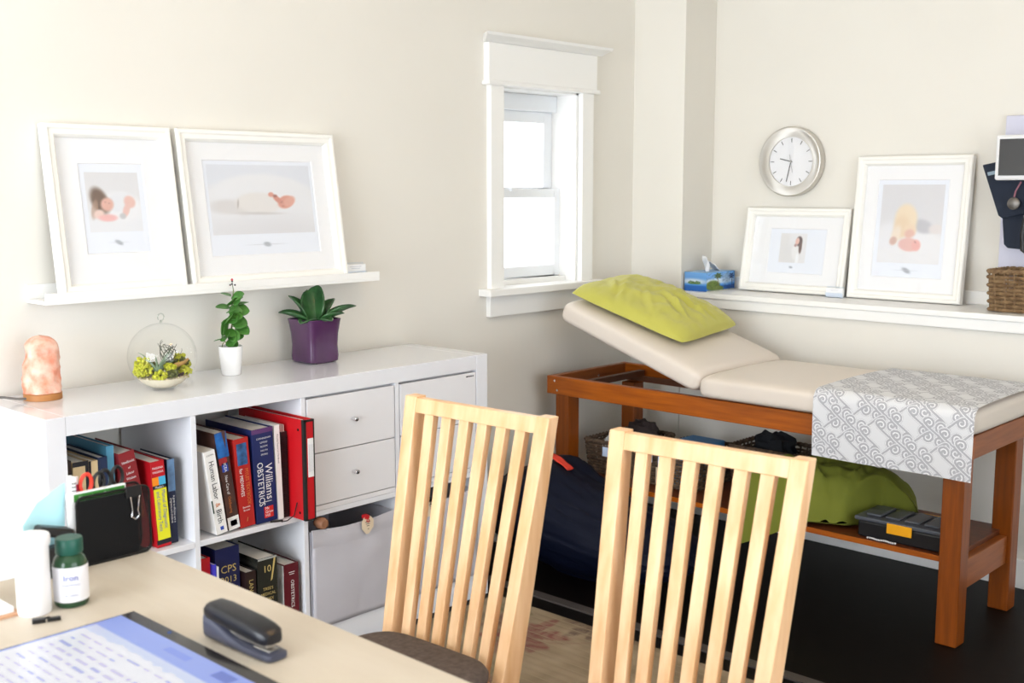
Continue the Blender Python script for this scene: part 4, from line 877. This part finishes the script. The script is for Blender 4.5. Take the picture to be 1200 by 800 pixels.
# organiser box
t = thing('parts_organizer', 'black parts organizer box with grey lid and yellow latch on the table shelf', 'tool box', (2.31, -1.52, SZ))
OX0, OX1, OY0, OY1 = 2.140, 2.295, -1.665, -1.395
MB().box(OX0, OX1, OY0, OY1, SZ, SZ+.052).build('base_tray', mat('organizer_black', S(20, 20, 24), .35), t, bevel=.006)
LID = mat('smoky_grey_lid', S(78, 82, 92), .25)
MB().box(OX0-.006, OX1+.004, OY0, OY1+.010, SZ+.053, SZ+.066).build('lid', LID, t, bevel=.004)
b = MB()
for k in range(4): b.box(OX0+.02, OX1-.02, OY0+.018+k*.062, OY0+.066+k*.062, SZ+.066, SZ+.074)
b.build('lid_ridge', LID, t, bevel=.004)
YEL = mat('yellow_latch', S(240, 168, 20), .4)
MB().box(OX0-.011, OX0-.005, -1.575, -1.495, SZ+.030, SZ+.062).build('latch', YEL, t, bevel=.002)
MB().box(OX1+.003, OX1+.009, -1.60, -1.54, SZ+.030, SZ+.066).build('latch', YEL, t, bevel=.002)
b = MB(); b.tube([(OX1+.004, -1.52, SZ+.035), (OX1+.011, -1.52, SZ+.04), (OX1+.011, -1.44, SZ+.04), (OX1+.004, -1.44, SZ+.035)], .004, 8); b.build('handle', mat('organizer_black', S(20, 20, 24), .35), t)
b = MB()
for k in range(15): b.ball((2.128+.003*math.sin(k*.9), -1.435-.0065*k, SZ+.0040), .0034, n=5)
solo(b, 'bead_chain', mat('white_beads', S(214, 214, 218), .3), 'short white bead chain lying on the lower table shelf', 'chain')

# ------------------------------------------------------------------ bean bag
def bag(u, v):
    a = 2*math.pi*u; th = math.pi*v; d = Vector((math.sin(th)*math.cos(a), math.sin(th)*math.sin(a), math.cos(th)))
    q = 1+.05*noise.noise(d*2.2)+.035*noise.noise(d*6)+.03*abs(noise.noise(d*9+Vector((2, 0, 0))))
    x = 1.865+.195*q*math.copysign(abs(d.x)**.8, d.x); y = -.50+.47*q*math.copysign(abs(d.y)**.8, d.y)
    zt = .30-.10*sm((-.40-y)/.6)+.06*math.exp(-((y+.34)/.13)**2)
    z = F+.002+max(0, (d.z*.5+.5))**.75*(zt-F)*q if d.z > -.97 else F+.002
    return (x, y, max(F+.002, z))
t = thing('bean_bag', 'navy nylon bean bag on the dark floor at the table foot', 'bean bag', (1.865, -.50, F))
MB().grid(bag, 72, 48, cu=True).build('bag', NAVYB, t)
def ribbon(u, v):
    y = -.265-.165*u; return (1.855+.035*v, y, .388-.05*u+.012*math.sin(u*3.1)-.025*v*0+.006*noise.noise((u*4, v, 0)))
MB().grid(ribbon, 16, 5).build('red_label', mat('red_label', S(214, 62, 44), .6), t, solid=.003)

# ------------------------------------------------------------------ chairs
ZT, SLP, TAP, CW = .89-F, .208, .053, .394    # heights above the floor in the chair's own frame
def chair():
    """local: origin on the floor below the top-left post corner line; back towards +x, width along y, front of post tops at x=0"""
    t = thing('dining_chair', '', 'chair')
    zs = .415-F      # seat top
    def xf(z): return -SLP*(ZT-z)
    def yo(z): return CW/2-TAP*(ZT-z)
    zb = zs-.06
    for s_ in (1, -1):
        def sec(z, dx, x=None):
            x = xf(z) if x is None else x; y0 = s_*yo(max(z, zb)); y1 = s_*(yo(max(z, zb))-.0275-.0055*sm((z-zs)/(ZT-zs))); return [(x, y0, z), (x+dx, y0, z), (x+dx, y1, z), (x, y1, z)]
        b = MB(); L = [sec(0, .03, xf(zb)+.07), sec(zb*.55, .044, xf(zb)+.015), sec(zb, .056), sec(zs+.12, .050), sec(ZT, .031)]
        vs = [q for l in L for q in l]; fs = [(0, 1, 2, 3), tuple(len(vs)-4+k for k in range(4))]
        for i in range(len(L)-1):
            for k in range(4): fs.append((i*4+k, i*4+(k+1) % 4, i*4+4+(k+1) % 4, i*4+4+k))
        b.add(vs, fs); b.build('back_post', BIRCH, t, bevel=.002)
    def bar(z0, z1, th, nm, off=0.003):
        b = MB(); w0, w1 = yo(z0)-.030, yo(z1)-.0305
        b.hexa([(xf(z0)+off, -w0, z0), (xf(z0)+off+th, -w0, z0), (xf(z0)+off+th, w0, z0), (xf(z0)+off, w0, z0)], [(xf(z1)+off, -w1, z1), (xf(z1)+off+th, -w1, z1), (xf(z1)+off+th, w1, z1), (xf(z1)+off, w1, z1)]); b.build(nm, BIRCH, t, bevel=.0015)
    bar(ZT-.034, ZT-.003, .02, 'top_rail'); bar(zs-.10, zs-.06, .022, 'lower_rail')
    for k in range(6):
        z0, z1 = zs-.062, ZT-.034; c0 = (k-2.5)*.0425; c1 = (k-2.5)*.0500
        hw0, hw1 = .0115, .0128; b = MB(); o_ = .005
        b.hexa([(xf(z0)+o_, c0-hw0, z0), (xf(z0)+o_+.018, c0-hw0, z0), (xf(z0)+o_+.018, c0+hw0, z0), (xf(z0)+o_, c0+hw0, z0)], [(xf(z1)+o_, c1-hw1, z1), (xf(z1)+o_+.018, c1-hw1, z1), (xf(z1)+o_+.018, c1+hw1, z1), (xf(z1)+o_, c1+hw1, z1)]); b.build('slat', BIRCH, t, bevel=.0015)
    xb = xf(zs)
    # padded seat, rounded at the corners
    def seat(u, v):
        a = 2*math.pi*u; c_, s_ = math.cos(a), math.sin(a); e = .35; X = math.copysign(abs(c_)**e, c_); Y = math.copysign(abs(s_)**e, s_)
        prof_ = [(0, 0), (.96, 0), (1, .014), (1, .026), (.97, .036), (.9, .041), (.5, .044), (0.001, .045)]; k = v*(len(prof_)-1); i = min(int(k), len(prof_)-2); f = k-i
        r = prof_[i][0]*(1-f)+prof_[i+1][0]*f; z = prof_[i][1]*(1-f)+prof_[i+1][1]*f
        return (xb-.208+X*r*.208, Y*r*(.185+.02*(-X)), zs-.045+z)
    MB().grid(seat, 64, 15, cu=True).build('seat', SEATF, t)
    b = MB()
    for s_ in (1, -1): b.box(xb-.40, xb, s_*.165-.01, s_*.165+.01, zs-.10, zs-.046)
    b.box(xb-.40, xb-.38, -.165, .165, zs-.10, zs-.046); b.build('apron', BIRCH, t, bevel=.002)
    for s_ in (1, -1): MB().box(xb-.412, xb-.372, s_*.172-.019, s_*.172+.019, 0, zs-.046).build('leg', BIRCH, t, bevel=.003)
    return t
ch1 = chair(); ch2 = copy_tree(ch1)
def place(c, x, y, th, label):
    w_ = Vector((math.sin(th), -math.cos(th)))*CW/2; c.location = (x+w_.x, y+w_.y, F+.0125); c.rotation_euler = (0, 0, th); c['label'] = label; c['group'] = 'birch slat-back chairs at the desk'
place(ch1, .433, -1.177, .052, 'birch slat-back chair standing in front of the canvas bins'); place(ch2, .456, -1.716, .060, 'birch slat-back chair standing in front of the examination table')
for c in (ch1, ch2): c.scale = (1, 1, (ZT-.0125)/ZT)

# ------------------------------------------------------------------ desk and what stands on it
DZ = .72
dk = thing('desk', 'pale maple laminate desk with rounded corner', 'desk', (-.9, -1.9, F))
r = .02; X0, X1, Y0, Y1 = -1.75, -.222, -2.62, -1.232
b = MB(); pts = [(X0, Y0), (X1, Y0)]+[(X1-r+r*math.cos(a), Y1-r+r*math.sin(a)) for a in np.linspace(0, math.pi/2, 6)]+[(X0, Y1)]
n = len(pts); b.add([(x, y, DZ-.028) for x, y in pts]+[(x, y, DZ) for x, y in pts], [tuple(range(n))[::-1], tuple(range(n, 2*n))]+[(i, (i+1) % n, (i+1) % n+n, i+n) for i in range(n)]); b.build('desk_top', DESKW, dk, bevel=.0015)
for x in (X0+.05, X1-.12):
    for y in (Y0+.05, Y1-.12): MB().box(x, x+.05, y, y+.05, F+.012, DZ-.028).build('leg', mat('desk_leg_grey', S(150, 150, 152), .4), dk, bevel=.003)
D = DZ+.0004
# white cylinder tub
cx, cy = -.487, -1.404
t = thing('white_tub', 'tall white plastic tub standing beside the green-capped bottle', 'container', (cx, cy, D))
WP = mat('white_plastic', S(244, 243, 246), .35)
b = MB(); b.lathe([(.0001, 0), (.0225, 0), (.0235, .003), (.0235, .100), (.0001, .100)], 32, Matrix.Translation((cx, cy, D))); b.build('body', WP, t)
b = MB(); b.lathe([(.0001, .1005), (.0255, .1005), (.0262, .103), (.0262, .113), (.025, .1155), (.0001, .1155)], 32, Matrix.Translation((cx, cy, D))); b.build('lid', WP, t)
cx, cy = -.433, -1.408
t = thing('pill_bottle', 'green glass pill bottle with green cap and white label', 'bottle', (cx, cy, D))
b = MB(); b.lathe([(.0001, 0), (.0225, 0), (.0245, .003), (.0245, .062), (.022, .071), (.0165, .077), (.0165, .082), (.0001, .082)], 32, Matrix.Translation((cx, cy, D))); b.build('glass_body', mat('green_glass', S(40, 74, 48), .1), t)
b = MB(); b.lathe([(.0250, .009), (.0250, .061)], 40, Matrix.Translation((cx, cy, D))); b.build('label', mat('bottle_label', S(238, 238, 244), .5), t)
b = MB(); b.lathe([(.0001, .078), (.0185, .078), (.0195, .080), (.0195, .099), (.018, .101), (.0001, .101)], 36, Matrix.Translation((cx, cy, D))); b.build('cap', mat('green_cap', S(22, 84, 70), .4), t)
vd = Vector((CAM.x-cx, CAM.y-cy, 0)).normalized(); sd = Vector((-vd.y, vd.x, 0)); 
for s_, sz, z in (('Iron', .0125, .046), ('Supplement', .0052, .036), ('60 tablets', .0045, .020)):
    pos = Vector((0, 0, z))+vd*.0256; text(s_, sz, pos, sd, (0, 0, 1), INKB if sz > .01 else mat('label_grey', S(120, 130, 170), .6), t, 'label_text', 'CENTER')
# small black clip
b = MB(); M = Matrix.Translation((-.493, -1.452, D)) @ Matrix.Rotation(-.4, 4, 'Z'); b.box(-.018, .0, -.005, .005, 0, .006, M); b.box(.002, .020, -.004, .004, 0, .005, M); b.tube([M @ Vector(q) for q in ((-.004, 0, .004), (.004, 0, .006), (.008, 0, .003))], .002, 6)
solo(b, 'pen_cap_clip', BLACK, 'small black clip lying in front of the white tub', 'clip', bevel=.001)
# tablet
t = thing('tablet', 'tablet lying on the desk with a lit blue and white page', 'tablet', (-.545, -1.735, D))
tx0, tx1, ty0, ty1 = -.70, -.402, -1.93, -1.535
MB().box(tx0, tx1, ty0, ty1, D, D+.012).build('housing', BLACK, t, bevel=.004)
MB().box(tx0+.001, tx1-.001, ty0+.001, ty1-.001, D+.0121, D+.0126).build('bezel', mat('glossy_bezel', S(22, 18, 22), .1), t)
def page(U, V):     # U along -x from the bezel, V along y
    I = np.zeros(U.shape+(3,)); I[:] = (248, 249, 255); k = vnoise(U, V, 30, 6); I[:] = np.where((U < .15)[..., None], np.array((150, 172, 246)), I)
    e = (U >= .15) & (U < .20+.03*k); I[e] = (214, 224, 252); I[V > .985] = (150, 170, 240); 
    for r_ in range(13):
        u0 = .26+.055*r_; rng = random.Random(r_); vv = .94
        while vv > .1:
            L = rng.uniform(.02, .09); q = (U > u0) & (U < u0+.018) & (V < vv) & (V > vv-L); I[q] = (212, 208, 240) if rng.random() < .8 else (180, 186, 236); vv -= L+rng.uniform(.012, .03)
            if rng.random() < .06: break
    rect(I, U, V, .03, .10, .20, .30, (96, 120, 210)); rect(I, U, V, .04, .09, .45, .60, (128, 152, 236)); return I
painted('screen', lambda u, v: (tx1-.022-u*(tx1-tx0-.034), ty0+.012+v*(ty1-ty0-.0155), D+.0129), page, 130, 170, print_mat('lit_screen', .2, 1.1), t)
b = MB(); b.cyl((-.4105, -1.645, D+.0126), (-.4105, -1.645, D+.0131), .0028, n=12); b.build('camera_lens', mat('lens_blue', S(40, 80, 150), .1), t)
# stapler
M = Matrix.Translation((-.352, -1.735, D)) @ Matrix.Rotation(math.radians(-86), 4, 'Z')     # local +x runs towards the mouth
t = thing('stapler', 'black and grey desk stapler near the desk edge', 'stapler', (-.352, -1.735, D))
SG = mat('stapler_grey', S(66, 68, 84), .4); SB = mat('stapler_black', S(22, 23, 30), .3)
def loft(secs, n=20, e=.5):
    vs = []; fs = []
    for x, zc_, hw_, hh in secs:
        for k in range(n):
            a = 2*math.pi*k/n; c_, s_ = math.cos(a), math.sin(a); vs.append(M @ Vector((x, math.copysign(abs(c_)**e, c_)*hw_, .86*(zc_+math.copysign(abs(s_)**e, s_)*hh))))
    for i in range(len(secs)-1):
        for k in range(n): fs.append((i*n+k, i*n+(k+1) % n, (i+1)*n+(k+1) % n, (i+1)*n+k))
    fs += [tuple(range(n)), tuple((len(secs)-1)*n+k for k in range(n))]
    return MB().add(vs, fs, True)
loft([(-.0715, .0215, .012, .020), (-.068, .022, .0165, .0215), (-.04, .0165, .0175, .0162), (-.015, .0105, .0178, .0102), (.01, .0072, .018, .007), (.05, .0062, .0185, .006), (.068, .006, .017, .0058), (.072, .006, .013, .0045)]).build('base', SG, t)
loft([(-.070, .043, .0135, .008), (-.062, .046, .0165, .0135), (-.04, .0455, .0178, .0145), (-.01, .0425, .0185, .0145), (.02, .040, .0192, .0145), (.045, .0365, .0192, .0135), (.058, .034, .017, .0115), (.064, .032, .012, .008)]).build('handle', SB, t)
MB().box(-.03, .056, -.0075, .0075, .0135, .0205, M).build('magazine', STEEL, t, bevel=.001)
MB().box(.03, .062, -.0085, .0085, .0106, .0125, M).build('anvil', STEEL, t, bevel=.001)
# desk organiser of black wire mesh
ox0, ox1, oy0, oy1, oz1 = -.352, -.2245, -1.268, -1.236, D+.1155
t = thing('mesh_letter_holder', 'black wire mesh letter holder at the far corner of the desk', 'letter holder', (-.29, -1.25, D))
def rrect(y, r=.012, g=0):
    P = []; a0, a1, c0, c1 = ox0+g, ox1-g, D+.002, oz1-g
    for (X, Zc, s0) in ((a1-r, c1-r, 0), (a0+r, c1-r, 90), (a0+r, c0+r, 180), (a1-r, c0+r, 270)):
        for k in range(6): an = math.radians(s0+90*k/5); P.append((X+r*math.cos(an), y, Zc+r*math.sin(an)))
    return P
b = MB()
for y in (oy0, oy1): b.tube(rrect(y), .0022, 6, True)
b.build('wire_rim', BLACKM, t)
b = MB(); stp = .0030
for y in (oy0, oy1):
    x = ox0+.003
    while x < ox1-.002: b.box(x-.0005, x+.0005, y-.0005, y+.0005, D+.004, oz1-.003); x += stp
    z = D+.004
    while z < oz1-.002: b.box(ox0+.002, ox1-.002, y-.0004, y+.0006, z-.0005, z+.0005); z += stp
b.box(ox0+.003, ox1-.003, oy0, oy1, D+.0015, D+.003)
b.build('wire_mesh', BLACKM, t, stuff=True)
t = thing('leaflet', 'white leaflet with a green printed heading in the mesh holder', 'leaflet', (-.31, -1.2575, D+.004))
MB().box(-.362, -.262, -1.2605, -1.2545, D+.0035, D+.123).build('sheets', PAPER, t)
g = MB().box(-.352, -.264, -1.2609, -1.2603, D+.108, D+.1205).build('green_heading', mat('leaflet_green', S(56, 132, 46), .6), t)
text('Alternatives to Balance', .0070, (-.035, -.0037, .1103), (1, 0, 0), (0, 0, 1), INKW, g, 'heading_text')
solo(MB().box(-.348, -.245, -1.2653, -1.2615, D+.0035, D+.108), 'notebook', mat('black_notebook', S(16, 20, 34), .6), 'black notebook standing in the mesh letter holder', 'notebook', bevel=.001)
# binder clip
t = thing('binder_clip', 'black binder clip with silver wire handles on the mesh holder', 'clip', (-.252, -1.268, oz1))
cxx = -.254; MB().prism([(cxx-.014, oz1-.016), (cxx+.014, oz1-.016), (cxx+.014, oz1+.004), (cxx-.014, oz1+.004)], -1.2725, -1.2700).build('clip_body', BLACK, t, bevel=.001)
b = MB(); zt = oz1-.014; b.tube([(cxx-.007, -1.2738, zt), (cxx-.0045, -1.2745, zt-.024), (cxx-.007, -1.2745, zt-.033), (cxx, -1.2745, zt-.039), (cxx+.007, -1.2745, zt-.033), (cxx+.0045, -1.2745, zt-.024), (cxx+.009, -1.2738, zt)], .0009, 6); b.build('wire_handle', CHROME, t)
# scissors behind
def scissors(label, x, z, col, tilt, yq):
    t = thing('scissors', label, 'scissors', (x, yq, D+.012)); Ms = Matrix.Translation((x, yq, z)) @ Matrix.Rotation(tilt, 4, 'Y')
    for s_ in (-1, 1):
        b = MB(); b.tube([Ms @ Vector((s_*.0115+.0095*math.cos(a), s_*.0012, .016*math.sin(a))) for a in np.linspace(0, 2*math.pi, 22)[:-1]], .0032, 8, True)
        b.tube([Ms @ Vector(q) for q in ((s_*.010, s_*.0012, -.016), (s_*.003, s_*.0012, -.034), (0, s_*.0012, -.045))], .003, 6); b.build('finger_loop', BLACK if s_*col > 0 or col == 2 else mat('red_grip', S(226, 62, 44), .4), t)
        b = MB(); b.prism([(-.0045, -.044), (.0045, -.044), (-s_*.002, -.112)], s_*.0010, s_*.0022, Ms); b.build('blade', STEEL, t)
scissors('scissors with one red and one black finger loop in the mesh holder', -.314, D+.131, 1, .12, -1.249)
scissors('scissors with two black finger loops in the mesh holder', -.277, D+.132, 2, -.05, -1.242)
for i, (x, c, h, lb) in enumerate(((-.340, (190, 40, 80), .145, 'crimson pen standing in the mesh holder'), (-.333, (60, 60, 150), .137, 'indigo pen standing in the mesh holder'), (-.296, (220, 224, 60), .131, 'yellow highlighter standing in the mesh holder'))):
    t = thing('pen', lb, 'pen', (x, -1.243, D+.004)); b = MB(); b.cyl((x, -1.243, D+.004), (x+.002, -1.243, D+h-.012), .0035, n=10); b.build('barrel', mat('pen_%d' % i, S(*c), .35), t)
    b = MB(); b.cyl((x+.002, -1.243, D+h-.012), (x+.0022, -1.243, D+h), .0030, n=10); b.build('end_cap', PAPER, t)
t = thing('spiral_pad', 'small white spiral pad standing at the left of the mesh holder', 'notepad', (-.352, -1.246, D+.004))
MB().box(-.3515, -.3445, -1.254, -1.238, D+.0035, D+.148).build('pages', PAPER, t)
b = MB()
for k in range(22): b.tube([(-.348+.0042*math.cos(a), -1.2545+.0032*math.sin(a), D+.012+k*.006) for a in np.linspace(0, 2*math.pi, 9)[:-1]], .0007, 4, True)
b.build('coil', BLACKM, t, stuff=True)
# black note clamp with a pale blue sheet
t = thing('hole_punch', 'black two-hole punch beside the mesh holder', 'hole punch', (-.392, -1.262, D))
b = MB(); b.box(-.425, -.364, -1.285, -1.245, D, D+.012); b.box(-.418, -.366, -1.272, -1.250, D+.012, D+.045); b.build('base', BLACK, t, bevel=.003)
MM = Matrix.Translation((-.388, -1.26, D+.068)) @ Matrix.Rotation(.28, 4, 'Y'); b = MB(); b.box(-.028, .030, -.014, .014, -.008, .008, MM); b.build('lever', BLACK, t, bevel=.005, seg=3)
b = MB(); b.tube([(-.418, -1.262, D+.070), (-.430, -1.264, D+.066), (-.437, -1.264, D+.064)], [.003, .003, .004], 8); b.cyl((-.380, -1.26, D+.04), (-.380, -1.26, D+.06), .006, n=12); b.build('pin', BLACKM, t)
b = MB(); MM = Matrix.Translation((-.392, -1.235, D)); b.add([MM @ Vector(q) for q in ((-.034, .0, .080), (.034, .002, .045), (.040, .004, .135), (.034, .004, .134), (-.008, .002, .112))], [(0, 1, 2, 3, 4)]); b.add([MM @ Vector(q) for q in ((.026, .0, .0), (.034, .002, .045), (-.034, .0, .080), (-.030, 0, .0))], [(0, 1, 2, 3)])
solo(b, 'blue_sheet', mat('pale_blue_paper', S(186, 232, 240), .7), 'pale blue paper sheet propped up behind the hole punch', 'paper', solid=.001)
# things at the far left edge of the desk
t = thing('paper_stack', 'small stack of white papers in a kraft folder on the desk', 'papers', (-.58, -1.33, D))
MB().box(-.70, -.505, -1.40, -1.262, D, D+.004).build('folder', mat('kraft_folder', S(206, 160, 126), .8), t); MB().box(-.698, -.512, -1.392, -1.266, D+.0042, D+.012).build('sheets', PAPER, t)
b = MB(); MM = Matrix.Translation((-.535, -1.31, D+.012)); b.lathe([(.0001, .0005), (.018, .0005), (.020, .004), (.020, .026), (.017, .030), (.0001, .030)], 24, MM); solo(b, 'grey_jar', mat('grey_plastic_jar', S(120, 120, 126), .4, col2=S(190, 190, 196), vscale=40), 'small grey jar standing on the stack of papers', 'jar')

# ------------------------------------------------------------------ blood pressure stand on the ledge
t = thing('vitals_monitor', 'vital signs monitor with white bezel on a pale post', 'monitor', (2.97, -1.63, .9075))
LAV = mat('pale_lavender_plastic', S(206, 206, 224), .45)
MB().box(3.022, XR-.016, -1.64, -1.462, .9075, 1.585).build('post', LAV, t, bevel=.004)
MB().box(2.93, 3.022, -1.62, -1.60, 1.40, 1.46).build('arm', LAV, t, bevel=.004)
MB().box(2.885, 2.93, -1.79, -1.483, 1.358, 1.512).build('bezel', mat('monitor_white', S(236, 236, 238), .35), t, bevel=.008, seg=3)
MB().box(2.882, 2.8845, -1.775, -1.497, 1.374, 1.498).build('screen', mat('dark_glossy_screen', S(64, 64, 66), .12), t)
t = thing('pressure_cuff', 'navy blood pressure cuff hanging under the monitor', 'cuff', (2.91, -1.53, 1.11))
CUF = mat('navy_cuff', S(24, 34, 52), .75, bump=.2, bscale=300)
def sheet(pts, x, nm, m, par, th=.014):
    b = MB(); n = len(pts); b.add([(x, y, z) for y, z in pts]+[(x+th, y-.002, z) for y, z in pts], [tuple(range(n)), tuple(range(2*n-1, n-1, -1))]+[(i, (i+1) % n, (i+1) % n+n, i+n) for i in range(n)]); b.build(nm, m, par, bevel=.004)
sheet([(-1.42, 1.412), (-1.56, 1.44), (-1.60, 1.25), (-1.50, 1.225), (-1.485, 1.235)], 2.935, 'upper_wrap', CUF, t)
sheet([(-1.488, 1.262), (-1.60, 1.27), (-1.61, 1.13), (-1.575, 1.118), (-1.515, 1.122), (-1.502, 1.135)], 2.955, 'lower_wrap', CUF, t)
sheet([(-1.44, 1.386), (-1.485, 1.396), (-1.487, 1.384), (-1.443, 1.374)], 2.9335, 'print_strip', mat('cuff_print', S(150, 170, 186), .6), t, .001)
t = thing('stethoscope', 'black stethoscope with a grey chest piece hanging by the cuff', 'stethoscope', (2.92, -1.55, 1.1))
b = MB(); b.tube([(2.926, -1.56, 1.352), (2.914, -1.548, 1.32), (2.912, -1.545, 1.30)], .003, 8); b.build('tag_cord', mat('pink_cord', S(150, 96, 110), .6), t)
Ms = Matrix.Translation((2.916, -1.545, 1.278)) @ Matrix.Rotation(-math.pi/2, 4, 'Y'); b = MB(); b.lathe([(.0001, 0), (.018, 0), (.021, .004), (.021, .009), (.016, .012), (.0001, .012)], 28, Ms); b.build('chest_piece', mat('dull_steel', S(112, 108, 104), .4, metal=.8), t)
b = MB(); b.tube([(2.922, -1.60, 1.30), (2.918, -1.585, 1.23), (2.918, -1.578, 1.17), (2.918, -1.582, 1.12), (2.918, -1.61, 1.10), (2.918, -1.65, 1.12), (2.918, -1.67, 1.2), (2.922, -1.67, 1.355)], .009, 10); b.build('tubing', BLACK, t)
